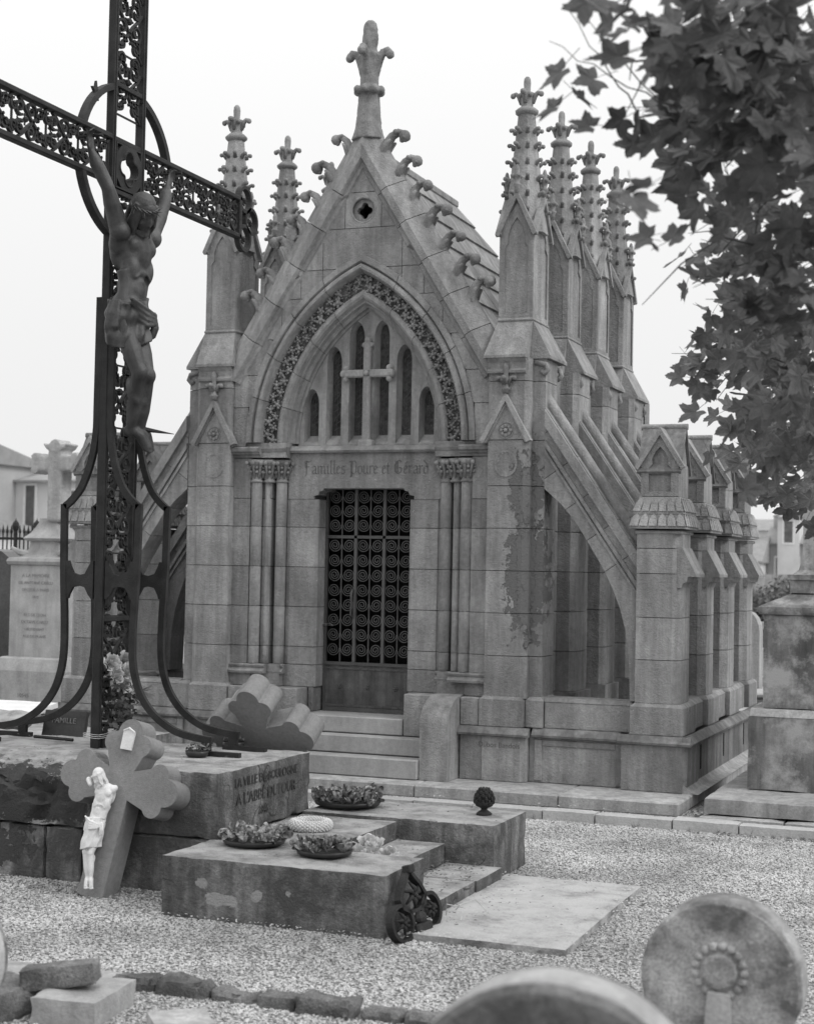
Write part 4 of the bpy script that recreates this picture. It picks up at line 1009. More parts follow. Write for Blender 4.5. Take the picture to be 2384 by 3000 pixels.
headstone(-7.35, 5.0, .8, 2.1, .4, mat('black_granite', .05, .09, rough=.35), 'dark polished grave slab at the far left edge behind the iron cross')
headstone(-7.1, 3.6, .5, 1.35, .3, PALE, 'low pale gravestone at the left edge below the dark slab')
headstone(-3.9, 7.2, .9, 1.5, .4, PALE2, 'plain grey gravestone seen through the left flying buttress')
headstone(2.17, 8.6, .34, 1.45, .3, PALE2, 'narrow upright gravestone in the gap right of the chapel')
headstone(2.62, 10.5, .5, 1.75, .3, PALE, 'pale rounded gravestone beside the right-hand monument')
headstone(1.55, 15.5, .9, 1.3, .4, PALE, 'white gravestone far behind in the gap right of the chapel', cross=True)
headstone(2.9, 7.0, .6, 1.2, .3, PALE2, 'small cross gravestone partly hidden by the right-hand monument', cross=True)
for (x_, y_, z_, l_) in ((2.35, 6.6, .28, 'low tomb ledger nearest the chapel in the right-hand gap'), (2.22, 8.0, .42, 'low tomb ledger in the middle of the right-hand gap')):
    t = empty('low_tomb', (x_, y_, 0), l_, 'tomb'); MB().box(-.45, .45, -.4, .4, 0, z_-.06, .02).build('tomb_side', PALE2, t); MB().box(-.5, .5, -.45, .45, z_-.055, z_, .015).build('tomb_lid', PALE, t)
def bushy(name, loc, rad, n, m, label, cat='bush', seed=1, leaf=.05):
    t = empty(name, loc, label, cat); rnd = random.Random(seed); mb = MB()
    for k in range(n):
        while True:
            p = Vector((rnd.uniform(-1, 1), rnd.uniform(-1, 1), rnd.uniform(-1, 1)))
            if p.length < 1 and p.length > .45 + .2*noise.noise(p*3+Vector((seed, 0, 0))): break
        p = Vector((p.x*rad[0], p.y*rad[1], (p.z+1)*rad[2]))*(1+.25*noise.noise(p*2.3))
        a = Vector((rnd.gauss(0, 1), rnd.gauss(0, 1), rnd.gauss(0, 1))).normalized(); b = a.orthogonal().normalized(); l = leaf*rnd.uniform(.6, 1.4)
        mb.add([p-a*l, p+b*l*.5, p+a*l, p-b*l*.5], [(0, 1, 2, 3)])
    o = mb.build('foliage', m, t); o['kind'] = 'stuff'
    tr = MB(); tr.tube([(0, 0, 0), (.02, 0, rad[2]*.7)], [.05, .02], 6)
    for k in range(5): a = k*1.3; tr.tube([(0, 0, rad[2]*.3), (rad[0]*.5*cos(a), rad[1]*.5*sin(a), rad[2]*1.1)], [.03, .008], 5)
    tr.build('stem', BARK, t); return t
BUSH2 = mat('bush_leaf_pale', .14, .24, rough=.6, scale=9, rnd=.3, sub=.2)
bushy('conifer_bush', (-8.45, 8.9, 0), (.28, .3, 1.32), 2600, BUSHM, 'upright dark shrub between the left monument and the iron cross', seed=3)
bushy('conifer_bush', (-8.9, 9.4, 0), (.3, .3, 1.2), 2200, BUSHM, 'smaller dark shrub behind the left stone cross', seed=4)
bushy('garden_bush', (.95, 18, 0), (.75, .7, .82), 3500, BUSHM, 'dark rounded bush right behind the chapel in the right-hand gap', seed=5, leaf=.06)
bushy('garden_bush', (1.15, 27, 0), (.9, .9, .95), 3500, BUSH2, 'taller grey bush below the houses right of the chapel', seed=6, leaf=.08)
bushy('garden_bush', (-.5, 34, 0), (2.2, 1.2, .9), 3500, BUSHM, 'broad bush behind the chapel corner and below the distant houses', seed=8, leaf=.1)
# pebble-white urn of flowers in the gap
t = empty('flower_urn', (2.24, 6.0, 0), 'white ceramic flower urn on the ground in the gap right of the chapel', 'urn')
MB().lathe([(.09, 0), (.1, .05), (.06, .1), (.13, .25), (.15, .3)], n=12).build('urn', PALE, t, smooth=True)
o = MB(); rr = random.Random(5); [o.ball((rr.uniform(-.15, .15), rr.uniform(-.12, .12), .38+rr.uniform(-.06, .1)), .05, 6, 4) for _ in range(20)]; o.build('blossoms', ROSE, t)['kind'] = 'stuff'
# distant houses
def house(name, x0, x1, y0, y1, ze, zr, wm, rm, label, windows=(), axis='x', chim=None):
    t = empty(name, ((x0+x1)/2, y0, 0), label, 'house'); ox, oy = (x0+x1)/2, y0
    MB().box(x0-ox, x1-ox, 0, y1-oy, 0, ze).build('wall', wm, t); ym = (y1-oy)/2; o_ = .35
    if axis == 'x': rf = MB().prism([(-o_, ze-.15), (ym, zr), (y1-oy+o_, ze-.15), (y1-oy, ze-.4), (0, ze-.4)] if 0 else [(-o_, ze), (-o_, ze+.12), (ym, zr), (y1-oy+o_, ze+.12), (y1-oy+o_, ze)], 'x', x0-ox-.3, x1-ox+.3).build('roof', rm, t)
    else:
        w = (x1-x0)/2; rf = MB().prism([(-w-o_, ze), (-w-o_, ze+.12), (0, zr), (w+o_, ze+.12), (w+o_, ze)], 'y', -.3, y1-oy+.3).build('roof', rm, t)
        MB().prism([(-w, ze), (w, ze), (0, zr-.25)], 'y', -.31, -.30+.3).build('gable_wall', wm, t)
    if chim: MB().box(*chim, ym-.4, ym+.4, ze, zr+.9).build('chimney', wm, rf)
    for (wx, wz, ww, wh) in windows:
        f = MB().plate([(wx-ww/2-.15, wz-.15), (wx+ww/2+.15, wz-.15), (wx+ww/2+.15, wz+wh+.15), (wx-ww/2-.15, wz+wh+.15)], [[(wx-ww/2, wz), (wx+ww/2, wz), (wx+ww/2, wz+wh), (wx-ww/2, wz+wh)]], 'y', -.06, .02).build('window', WHITE, t)
        MB().box(wx-ww/2, wx+ww/2, -.02, -.01, wz, wz+wh).build('pane', HWIN, f)
    return t
K = 2.69
def fx(x_): return 5.69+(x_-5.69)*K
def fz(z_): return 1.94+(z_-1.94)*K
y_ = 130.0; cx = (fx(-2.31)+fx(-.2))/2
house('terraced_house', fx(-2.31), fx(-.2), y_, y_+8, fz(2.98), fz(3.6), HOUSEW2, HROOF, 'grey rendered house with white framed windows beyond the cemetery on the right',
      [(fx(-1.86)-cx, fz(1.87), .85, 1.8), (fx(-1.45)-cx, fz(1.87), .85, 1.8), (fx(-.9)-cx, fz(1.87), .85, 1.8)], chim=(fx(-2.3)-cx, fx(-1.95)-cx))
house('dormer_house', fx(-1.95), fx(-1.25), y_-.5, y_+4, fz(3.86), fz(4.15), HOUSEW, HROOF, 'tall pale dormer with a white framed window above the grey house', [(0, fz(3.03), .75, 1.9)], axis='y')
house('low_house', fx(-3.3), fx(-2.33), y_-4, y_+4, fz(2.35), fz(3.25), HOUSEW, HROOF, 'low house with a dark roof and a skylight left of the grey house', [])
house('far_house', fx(-5.6), fx(-2.4), y_+30, y_+40, fz(3.7), fz(4.25), HOUSEW, HROOF, 'pale house on the rise behind the chapel pinnacles at the right')
house('far_house', fx(-1.2), fx(1.4), y_+36, y_+46, fz(3.9), fz(4.4), HOUSEW2, HROOF, 'grey house farthest back at the right edge behind the leaves')
K = 2.2; y_ = 64.0
cx = (fx(-19.05)+fx(-13.5))/2
house('white_house', fx(-19.05), fx(-13.5), y_, y_+8, fz(4.0), fz(4.5), HOUSEW, HROOF, 'long white house with tall windows and low tiled roof at the far left', [(fx(-18.5)-cx, fz(2.6), .62, 2.9), (fx(-17.16)-cx, fz(2.6), .5, 2.6), (fx(-15.8)-cx, fz(2.6), .5, 2.6)])
house('grey_house', fx(-26), fx(-18.95), y_-9, y_+3, fz(4.42), fz(5.0), HOUSEW2, HROOF, 'blank rendered house wall rising at the left edge behind the stone cross')
house('shed', -27.0, -19.1, 18, 22, 2.75, 3.1, HOUSEW, HROOF, 'low white shed with a flat roof at the left edge behind the railing')
# cemetery wall and far vegetation
wl = MB().box(-45, -9.5, 40, 40.4, 0, 2.4).build('boundary_wall', PALE2); tag(wl, 'long grey cemetery boundary wall at the back left', 'wall')
wl = MB().box(-9.0, 40, 60, 60.4, 0, 2.0).build('boundary_wall', PALE2); tag(wl, 'grey cemetery boundary wall behind the chapel and right-hand graves', 'wall')
mb = MB(); pts = [(-260, 300, -2)]; 
hp = [(-260+20*i, 260+10*sin(i*.7), -2) for i in range(27)]
mb.add(hp+[(a, b+4, 6.5+3.5*noise.noise(Vector((i*.4, 0, 0)))+(6 if a > -60 else 0)) for i, (a, b, c) in enumerate(hp)]+[(a, b+150, -2) for a, b, c in hp], [(i, i+1, 27+i+1, 27+i) for i in range(26)]+[(27+i, 27+i+1, 54+i+1, 54+i) for i in range(26)])
h = mb.build('hill', mat('hill', .2, .3, scale=.1)); h['kind'] = 'structure'

# ================================================================= the priest's tomb: two-tier pedestal
PD = empty('cross_pedestal', (0, -4.3, 0), 'two-tier crumbling stone pedestal under the iron cross, inscribed on its right-hand face', 'pedestal'); of = (0, -4.3, 0)
def broken(q, p):
    x_, y_, z_ = p
    w = max(0, min(1, (.42-x_)/.35))*max(0, min(1, (x_+1.35)/.3))
    if w > 0 and y_ < -4.55:
        f = max(0, min(1, (-4.55-y_)/.4)); n_ = .5+fbm(p, 7)
        q = q+Vector((0, .05*w*f*n_*(z_ > .5), -w*f*max(0, (z_-.42)/.3)*(.05+.10*n_)))
        if z_ > .36: q = q+Vector((0, w*f*.10*max(0, fbm(p+Vector((5, 1, 2)), 5)), 0))
    return q
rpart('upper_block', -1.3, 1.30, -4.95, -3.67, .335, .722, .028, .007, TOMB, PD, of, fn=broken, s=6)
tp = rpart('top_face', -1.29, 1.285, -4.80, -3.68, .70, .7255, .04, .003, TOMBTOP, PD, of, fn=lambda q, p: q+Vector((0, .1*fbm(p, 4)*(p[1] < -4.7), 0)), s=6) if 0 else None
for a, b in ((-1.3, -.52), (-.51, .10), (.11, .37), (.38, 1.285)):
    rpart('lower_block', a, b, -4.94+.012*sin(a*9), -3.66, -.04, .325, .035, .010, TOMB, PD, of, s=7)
LETX = 1.3035
def wall_text(s_, y_, z_, sz, sx=1.0):
    return text_mesh(s_, sz, .0022, 'lettering', INKD, PD, frame_mtx((LETX-of[0], y_-of[1], z_), (0, 1, 0), (0, 0, 1)), sx=sx)
wall_text('LA VILLE DE BOULOGNE', -4.31, .612, .078, 1.02); wall_text("A L'ABBÉ DUFOUR", -4.31, .505, .098, 1.02); wall_text('1846', -4.36, .415, .07)
# ---- second tomb block with two steps
LB = empty('tomb_steps', (2, -4.3, 0), 'low L-shaped grey tomb with two sunken steps, carrying the flower bowls', 'tomb'); of = (2, -4.3, 0)
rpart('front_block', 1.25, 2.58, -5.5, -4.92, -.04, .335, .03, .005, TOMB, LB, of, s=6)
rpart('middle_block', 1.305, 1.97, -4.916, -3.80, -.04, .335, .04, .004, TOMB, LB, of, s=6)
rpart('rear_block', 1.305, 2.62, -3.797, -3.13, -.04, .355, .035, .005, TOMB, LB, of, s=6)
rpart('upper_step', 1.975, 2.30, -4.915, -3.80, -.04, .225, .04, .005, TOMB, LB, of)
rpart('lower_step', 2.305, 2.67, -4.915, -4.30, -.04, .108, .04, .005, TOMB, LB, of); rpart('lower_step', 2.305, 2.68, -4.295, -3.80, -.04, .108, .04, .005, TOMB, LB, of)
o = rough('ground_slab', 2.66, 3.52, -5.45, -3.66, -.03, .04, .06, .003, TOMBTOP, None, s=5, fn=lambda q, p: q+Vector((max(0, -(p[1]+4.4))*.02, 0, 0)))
tag(o, 'flat stone slab lying in the gravel before the tomb steps', 'slab')
# ================================================================= iron cross
CRS = empty('iron_cross', (0, -4.03, .72), 'tall openwork iron cross with ring and curved braces, carrying a life-size bronze figure', 'cross')
def ip(mb, name, m=IRON, p=None, smooth=False, kind=None):
    mb.v = [(a, b+4.03, c-.72) for a, b, c in mb.v]; o = mb.build(name, m, p or CRS, kind=kind)
    if smooth: autosmooth(o, 45)
    return o
XD = .030
for y in (-4.235, -3.865):
    ip(MB().box(-XD, XD, y, y+.036, .72, 6.6, .006), 'rail'); ip(MB().box(-XD-.006, XD+.006, y+.011, y+.025, .74, 6.6), 'rail_rib')
for z in (4.46, 4.75):
    for a, b in ((-5.75, -4.238), (-3.822, -2.36)): ip(MB().box(-XD, XD, a, b, z, z+.036, .006), 'arm_rail')
for z in (4.40, 4.75, 5.12, 3.95, 1.55): ip(MB().box(-XD*.8, XD*.8, -4.193, -3.867, z, z+.035, .005), 'cross_tie')
ip(MB().box(-XD, XD, -2.40, -2.36, 4.46, 4.80, .005), 'end_tie')
# ring
rg = [(0, -4.03+.565*cos(2*pi*k/64), 4.62+.52*sin(2*pi*k/64)) for k in range(65)]
for a, b in ((3, 13), (19, 29), (35, 45), (51, 61)):
    ip(MB().tube(rg[a:b+1], .03, 4, flat=1.3, up=(1, 0, 0)), 'ring_segment')
# scroll panels
def spiral(cx, cz, r0, turns, a0, d, n=16, r1=.25):
    return [(0, cx+r0*(1-(1-r1)*k/n)*cos(a0+d*turns*2*pi*k/n), cz+r0*(1-(1-r1)*k/n)*sin(a0+d*turns*2*pi*k/n)) for k in range(n+1)]
def leafy(mb, y, z, s, rnd):
    mb.ball((0, y, z), s*.55, 6, 4, sc=(1, 1, 1))
    for k in range(5):
        a = rnd.uniform(0, 6.28); mb.tube([(0, y, z), (rnd.uniform(-.012, .015), y+s*cos(a), z+s*sin(a)), (0, y+1.5*s*cos(a+.4), z+1.5*s*sin(a+.4))], [s*.4, s*.38, s*.15], 4)
def panel(w, h, seed):
    """one openwork panel centred at y=0, z from 0 to h"""
    rnd = random.Random(seed); mb = MB(); r = .0115
    U = (1, 0, 0)
    for s_ in (-1, 1):
        mb.tube([(0, s_*w*.98, 0), (0, s_*w*.72, h*.12), (0, s_*w*.3, h*.28), (0, 0, h*.42), (0, -s_*w*.3, h*.56), (0, -s_*w*.75, h*.72), (0, -s_*w*.98, h*.84)], r, 4, up=U, flat=1.4)
        for (cy, cz, r0, a0, d) in ((.52, .20, .40, pi*.9, -1), (.52, .47, .42, -pi*.5, 1), (.50, .80, .40, pi*1.2, -1), (.5, .98, .3, 0, 1)):
            mb.tube(spiral(s_*w*cy, h*cz, w*r0, 1.15, a0 if s_ > 0 else pi-a0, d*s_), [r]*17, 4, up=U, flat=1.4)
            leafy(mb, s_*w*cy, h*cz, w*.12, rnd)
        leafy(mb, s_*w*.2, h*.86, w*.14, rnd)
    mb.ball((0, 0, h*.62), w*.16, 7, 5); mb.tube([(0, -w*.3, h*.64), (0, w*.3, h*.64)], w*.05, 5)
    mb.tube([(0, -w, h*.01), (0, w, h*.01)], .008, 4)
    return mb.mesh('scroll_panel')
PM = [panel(.165, .40, s) for s in (1, 2)]
for k in range(14):
    z = .74+.42*k
    if 4.3 < z < 4.74: z = None
    if z: link('scroll_panel', PM[k % 2], IRON, CRS, (0, 0, z-.72))
AM = [panel(.125, .355, s) for s in (3, 4)]
for me in AM: me.transform(Matrix.Rotation(pi/2, 4, 'X'))   # z -> y
for k in range(4):
    for s_ in (1, -1):
        o = link('scroll_panel', AM[k % 2], IRON, CRS, (0, s_*(.215+.36*(k+0)) , 4.625-.72)); 
        o.scale = (1, -s_, 1)
# crossing quatrefoil
q1 = [(-.162+0, 4.44), (.162, 4.44), (.162, 4.75), (-.162, 4.75)]
def quat(cx, cz, r, d, n=9):
    p = []
    for q in range(4):
        c = (cx+d*cos(q*pi/2), cz+d*sin(q*pi/2))
        for k in range(n): t = -1.6+3.2*k/(n-1); p.append((c[0]+r*cos(q*pi/2+t), c[1]+r*sin(q*pi/2+t)))
    return p
cor = [[(s1*.152, 4.595+s2*.145), (s1*.152, 4.595+s2*.085), (s1*.09, 4.595+s2*.145)] for s1 in (1, -1) for s2 in (1, -1)]
mb = MB().plate([(a-4.03, b) for a, b in q1], [[(a-4.03, b) for a, b in quat(0, 4.595, .045, .062)]]+[[(a-4.03, b) for a, b in c_] for c_ in cor], 'x', -.025, .03); ip(mb, 'quatrefoil_plate')
ip(MB().tube([(.03, a-4.03, b) for a, b in quat(0, 4.595, .055, .064)], .009, 5, closed=True), 'quatrefoil_bead')
# trefoil end of the right arm
def trefoil_end(mk, c, s=1.0, parent=None, name='trefoil_loop'):
    for (dy, dz) in ((.02, .15), (.13, 0), (.02, -.15)):
        r = .095*s; mb = MB().tube([(0, c[1]+dy*s+r*cos(2*pi*k/24), c[2]+dz*s+r*sin(2*pi*k/24)) for k in range(24)], .018*s, 4, closed=True, up=(1, 0, 0), flat=1.7)
        leafy(mb, c[1]+dy*s, c[2]+dz*s, .03*s, random.Random(int(dz*100))); mk(mb, name)
trefoil_end(ip, (0, -2.31, 4.63), 1.0)
# curved braces, two planes, both sides
def brace(y, s_):
    P_ = [(.05, 3.70), (.052, 3.0), (.055, 2.80), (.085, 2.62), (.15, 2.45), (.22, 2.36), (.28, 2.31)]
    P2 = [(.285, 2.325), (.278, 1.9), (.262, 1.55), (.262, 1.34), (.285, 1.20), (.34, 1.07), (.44, .955), (.58, .87), (.72, .835), (.86, .82)]
    mb = MB()
    def bar(P_, w=.022, d=.015):
        n = len(P_); vs = []
        for i, (a, b) in enumerate(P_):
            t = Vector(P_[min(i+1, n-1)])-Vector(P_[max(i-1, 0)]); t.normalize(); nn = Vector((-t.y, t.x))
            for (u, v) in ((-w, -d), (w, -d), (w, d), (-w, d)): q = Vector((a, b))+nn*u; vs.append((s_*q.x, y+v, q.y))
        mb.add(vs, [(0, 1, 2, 3), tuple(4*(n-1)+j for j in range(4))]+[(4*i+j, 4*i+(j+1) % 4, 4*i+4+(j+1) % 4, 4*i+4+j) for i in range(n-1) for j in range(4)])
    def fine(P_, k=4):
        o = []
        for i in range(len(P_)-1):
            p0, p1, p2, p3 = [Vector(P_[max(0, min(len(P_)-1, j))]) for j in (i-1, i, i+1, i+2)]
            for q in range(k): t = q/k; o.append(tuple(.5*((2*p1)+(p2-p0)*t+(2*p0-5*p1+4*p2-p3)*t*t+(3*p1-p0-3*p2+p3)*t**3)))
        return o+[P_[-1]]
    bar(fine(P_)); ip(mb, 'brace_upper'); mb = MB(); bar(fine(P2)); mb.box(*sorted((s_*.79, s_*.85)), y-.016, y+.016, .72, .84); ip(mb, 'brace_leg')
    ip(MB().box(*sorted((s_*.75, s_*1.06)), y-.02, y+.02, .722, .752), 'foot_strap')
    # tie plate between brace and post, cusped
    w_ = [(.045, 1.70), (.06, 1.70), (.085, 1.73), (.11, 1.775), (.15, 1.785), (.20, 1.775), (.225, 1.73), (.235, 1.70), (.26, 1.70), (.26, 1.95), (.235, 1.95), (.225, 1.92), (.20, 1.87), (.15, 1.855), (.11, 1.865), (.085, 1.91), (.06, 1.95), (.045, 1.95)]
    ip(MB().prism([(s_*a, b) for a, b in w_], 'y', y-.012, y+.012), 'tie_plate')
for y in (-4.215, -3.845):
    for s_ in (1, -1): brace(y, s_)
# yz tie plate on the front
w_ = [(-.16, 1.66), (-.14, 1.68), (-.11, 1.74), (-.06, 1.79), (.06, 1.79), (.11, 1.74), (.14, 1.68), (.16, 1.66), (.19, 1.66), (.19, 1.99), (.15, 1.99), (.12, 1.93), (.06, 1.88), (-.06, 1.88), (-.12, 1.93), (-.15, 1.99), (-.19, 1.99), (-.19, 1.66)]
ip(MB().prism([(a-4.03, b) for a, b in w_], 'x', .05, .07), 'tie_plate')
ip(MB().box(-.05, .05, -4.2, -3.86, .722, .80), 'foot_plate')
# halo star on the ring
st = [(-4.42+(.05 if k % 2 == 0 else .02)*cos(pi/2+k*pi/5), 5.02+(.07 if k % 2 == 0 else .025)*sin(pi/2+k*pi/5)) for k in range(10)]
ip(MB().prism(st, 'x', -.01, .01), 'star')

# ================================================================= sculpted figures
def cap(mb, a, b, ra, rb, n=10, mid=None):
    a, b = Vector(a), Vector(b)
    pts = [a+(b-a)*t for t in (0, .33, .66, 1)]; rr = [ra, (mid or (ra*.67+rb*.33)), (ra*.33+rb*.67) if not mid else mid*.97, rb]
    mb.tube(pts, rr, n); mb.ball(a, ra, n, 7); mb.ball(b, rb, n, 7)
def ell(mb, c, r, rot=(0, 0, 0), n=14, k=9):
    from mathutils import Euler
    m_ = Matrix.Translation(c) @ Euler(rot).to_matrix().to_4x4() @ Matrix.Diagonal((*r, 1)); mb.ball((0, 0, 0), 1, n, k, m=m_)
def hand(mb, w, d, side, curl=.5, s=1.0):
    """palm and five fingers; w wrist, d direction of the fingers"""
    w = Vector(w); d = Vector(d).normalized(); f = Vector((1, 0, 0)); l = d.cross(f).normalized()*side
    p = w+d*.045*s; mb.tube([w, w+d*.03*s, w+d*.085*s], [.024*s, .036*s, .034*s], 8, flat=.55, up=(1, 0, 0))
    for k, (o_, ln) in enumerate(((-.030, .062), (-.010, .076), (.010, .080), (.029, .070))):
        b = w+d*.082*s+l*o_*s; m1 = b+d*ln*.45*s+f*.006*s; m2 = m1+(d*.7+f*curl).normalized()*ln*.4*s; e = m2+(d*.25+f*curl*1.6).normalized()*ln*.3*s
        mb.tube([b, m1, m2, e], [.0095*s, .009*s, .0085*s, .006*s], 6); mb.ball(e, .0065*s, 6, 4)
    b = w+d*.03*s-l*.03*s; m1 = b+(d*.7-l*.7+f*.4).normalized()*.035*s; e = m1+(d+f*.5).normalized()*.03*s
    mb.tube([b, m1, e], [.012*s, .010*s, .007*s], 6)
def figure(parent, m, mtx, arms=True, vox=.009, hairdir=1, mc=None):
    mb = MB()
    # torso
    ell(mb, (.20, -.155, 1.30), (.105, .155, .17), (0, .12, .10)); ell(mb, (.205, -.14, 1.39), (.095, .165, .10), (0, .1, .15))
    for sy in (-1, 1):
        ell(mb, (.258, -.155+sy*.072, 1.345), (.042, .082, .062), (0, .1, 0)); ell(mb, (.222, -.155+sy*.09, 1.20), (.065, .06, .10))
        for k in range(4): mb.tube([(.25+.01*k, -.16+sy*.03, 1.26-.028*k), (.275, -.16+sy*.09, 1.235-.035*k), (.20, -.16+sy*.14, 1.26-.035*k)], .009, 6)
        ell(mb, (.12, -.155+sy*.08, 1.32), (.05, .07, .12))
        mb.tube([(.20, -.19+sy*.095, .98), (.21, -.175+sy*.1, 1.08), (.2, -.165+sy*.12, 1.18)], [.05, .045, .05], 8)
    ell(mb, (.195, -.18, 1.08), (.085, .115, .14)); ell(mb, (.185, -.21, .94), (.095, .135, .12))
    for k in range(3): ell(mb, (.268-.006*k, -.165-.008*k, 1.17-.06*k), (.02, .045, .026))
    cap(mb, (.20, -.15, 1.42), (.235, -.18, 1.50), .058, .052)      # neck
    # arms
    if arms:
        for (sh, el, wr, hd, sd) in (((.19, -.345, 1.425), (.20, -.50, 1.665), (.125, -.585, 1.88), (-.05, -.25, 1), 1), ((.19, .055, 1.455), (.18, .235, 1.70), (.125, .375, 1.865), (0, .45, 1), -1)):
            ell(mb, ((sh[0]+.01), sh[1], sh[2]-.005), (.07, .075, .07)); cap(mb, sh, el, .060, .044, mid=.058); cap(mb, el, wr, .044, .027, mid=.046); hand(mb, wr, hd, sd)
            cap(mb, (.16, sh[1]*.72-.04, 1.34), sh, .07, .055)
    else:
        cap(mb, (.2, -.27, 1.40), (.22, -.31, 1.42), .06, .05); cap(mb, (.2, -.03, 1.41), (.19, .0, 1.43), .065, .05)
        cap(mb, (.32, -.42, 1.49), (.36, -.35, 1.43), .042, .034)
    # legs
    for (hp_, kn, an, toe) in (((.18, -.27, .90), (.245, -.255, .50), (.19, -.165, .155), (.25, -.12, .02)), ((.18, -.13, .90), (.255, -.15, .49), (.21, -.085, .155), (.24, -.03, .03))) if not arms else (((.18, -.29, .90), (.335, -.29, .50), (.185, -.125, .155), (.265, -.035, .02)), ((.18, -.13, .90), (.335, -.185, .49), (.22, -.06, .155), (.25, .015, .035))):
        cap(mb, hp_, kn, .082, .050, mid=.070); ell(mb, (kn[0]+.012, kn[1], kn[2]), (.048, .05, .058)); cap(mb, kn, an, .05, .030, mid=.05)
        a = Vector(kn)*.68+Vector(an)*.32; ell(mb, (a.x-.022, a.y, a.z), (.045, .048, .10), (0, -.3, 0))
        ell(mb, (an[0]-.02, an[1], an[2]-.02), (.035, .033, .04))
        t = Vector(toe); a = Vector(an); mb.tube([a, a*.5+t*.5+Vector((.01, 0, .02)), t], [.034, .038, .034], 8)
        for k in range(5): o_ = (k-2)*.015; e = t+Vector((.02-abs(k-1)*.004, o_+.02, -.022+abs(k-1)*.004)); mb.tube([t+Vector((0, o_, 0)), e], [.014, .011-.001*k], 6); mb.ball(e, .0115-.001*k, 6, 4)
    # head bowed towards the right shoulder
    hc = Vector((.315, -.255, 1.545)); R_ = Matrix.Rotation(-.28, 4, 'Z') @ Matrix.Rotation(.62, 4, 'Y') @ Matrix.Rotation(.22, 4, 'X'); H = Matrix.Translation(hc) @ R_
    def he(c_, r): ell(tmp, c_, r)
    tmp = MB(); he((0, 0, .03), (.092, .075, .085)); he((.02, 0, -.03), (.072, .062, .085)); he((.045, 0, -.085), (.035, .035, .03))
    he((.088, 0, -.022), (.018, .013, .032)); he((.098, 0, -.04), (.016, .015, .012)); he((.078, 0, -.068), (.014, .024, .007)); he((.077, 0, -.08), (.014, .020, .008))
    for sy in (-1, 1):
        he((.07, sy*.03, .012), (.014, .028, .008)); he((.073, sy*.028, -.005), (.010, .014, .009)); he((.055, sy*.042, -.035), (.025, .018, .02)); he((0, sy*.075, -.015), (.018, .01, .03))
    tmp.tube([(.06, -.03, -.10), (.075, 0, -.125), (.06, .03, -.10)], [.018, .022, .018], 6)
    mb.v_off = None; n = len(mb.v); mb.v += [tuple(H @ Vector(p)) for p in tmp.v]; mb.f += [tuple(n+i for i in f) for f in tmp.f]
    cap(mb, (.235, -.18, 1.50), tuple(hc+Vector((-.03, .02, -.03))), .05, .048)
    mb.v = [tuple(mtx @ Vector(p)) for p in mb.v]; sc = mtx.to_scale()[0]
    body = remesh('crucified_figure', mb, m, parent, vox*sc, 6)
    # hair, beard locks and crown of thorns
    rnd = random.Random(3); hr = MB(); t = MB()
    t.ball((-.022, 0, .05), .092, 14, 9, sc=(1.02, .92, .95))
    for k in range(34):
        a = rnd.uniform(.75, 2*pi-.75); r = .088; z0 = rnd.uniform(0, .05); x_, y_ = r*cos(a)-.01, r*.85*sin(a)
        L_ = rnd.uniform(.9, 1.5); t.tube([(x_*.9, y_*.95, z0+.03), (x_*1.08, y_*1.12, z0-.04*L_), (x_*1.02+.02*rnd.uniform(-1, 1), y_*1.12, z0-.10*L_), (x_*1.05, y_*1.2, z0-.15*L_)], [.018, .017, .013, .006], 5)
    for k in range(10): a = (k-4.5)*.25; t.tube([(.045*cos(a)+.02, .05*sin(a), -.09), (.055*cos(a)+.03, .05*sin(a), -.13)], [.012, .006], 5)
    hr.v = [tuple(mtx @ (H @ Vector(p))) for p in t.v]; hr.f = t.f; remesh('hair', hr, m, body, .006*sc if sc > .7 else .0035, 1)
    cw = MB(); t = MB()
    for ph in (0, 2.1, 4.2): t.tube([((.093+.008*sin(5*a+ph))*cos(a)-.005, (.082+.008*sin(5*a+ph))*sin(a), .052+.008*cos(5*a+ph)) for a in [2*pi*k/40 for k in range(40)]], .006, 5, closed=True)
    for k in range(26): a = 2*pi*k/26; t.tube([(.095*cos(a), .085*sin(a), .05), (.125*cos(a+.15), .112*sin(a+.15), .05+.03*sin(k*2.1))], [.004, .001], 4)
    cw.v = [tuple(mtx @ (H @ Vector(p))) for p in t.v]; cw.f = t.f; cw.build('crown_of_thorns', m, body)
    # loincloth with folds
    lc = MB(); N = 72; rows = []
    for j in range(22):
        v_ = j/21; z = 1.0-(.27 if arms else .42)*v_
        for i in range(N):
            a = 2*pi*i/N; rx, ry = .118+.008*v_, .152+.010*v_
            zz = z + (.045 if arms else .02)*sin(a)*(1-v_*.5) - .02*cos(a) - (.05*v_*max(0, sin(-a+.3)))
            fold = (1 if arms else .7)*(.010*sin(a*7+v_*5+2*sin(a))+.009*sin(14*v_+3.2*sin(a*.5)+a*1.6)+.004*sin(a*17+v_*9))
            lc.v.append((.195+(rx+fold)*cos(a)-.01*v_+.03*v_*(cos(a) > 0)*cos(a), -.215+(ry+fold)*sin(a), zz))
    lc.f = [(j*N+i, j*N+(i+1) % N, (j+1)*N+(i+1) % N, (j+1)*N+i) for j in range(21) for i in range(N)]+[tuple(range(N)), tuple(21*N+i for i in range(N))]
    for k in range(4): lc.tube([(.30-.01*k, -.36+.02*k, .98-.03*k), (.345, -.22, .92-.035*k), (.33, -.09, .90-.02*k), (.27, -.05, .93)], .016, 6)
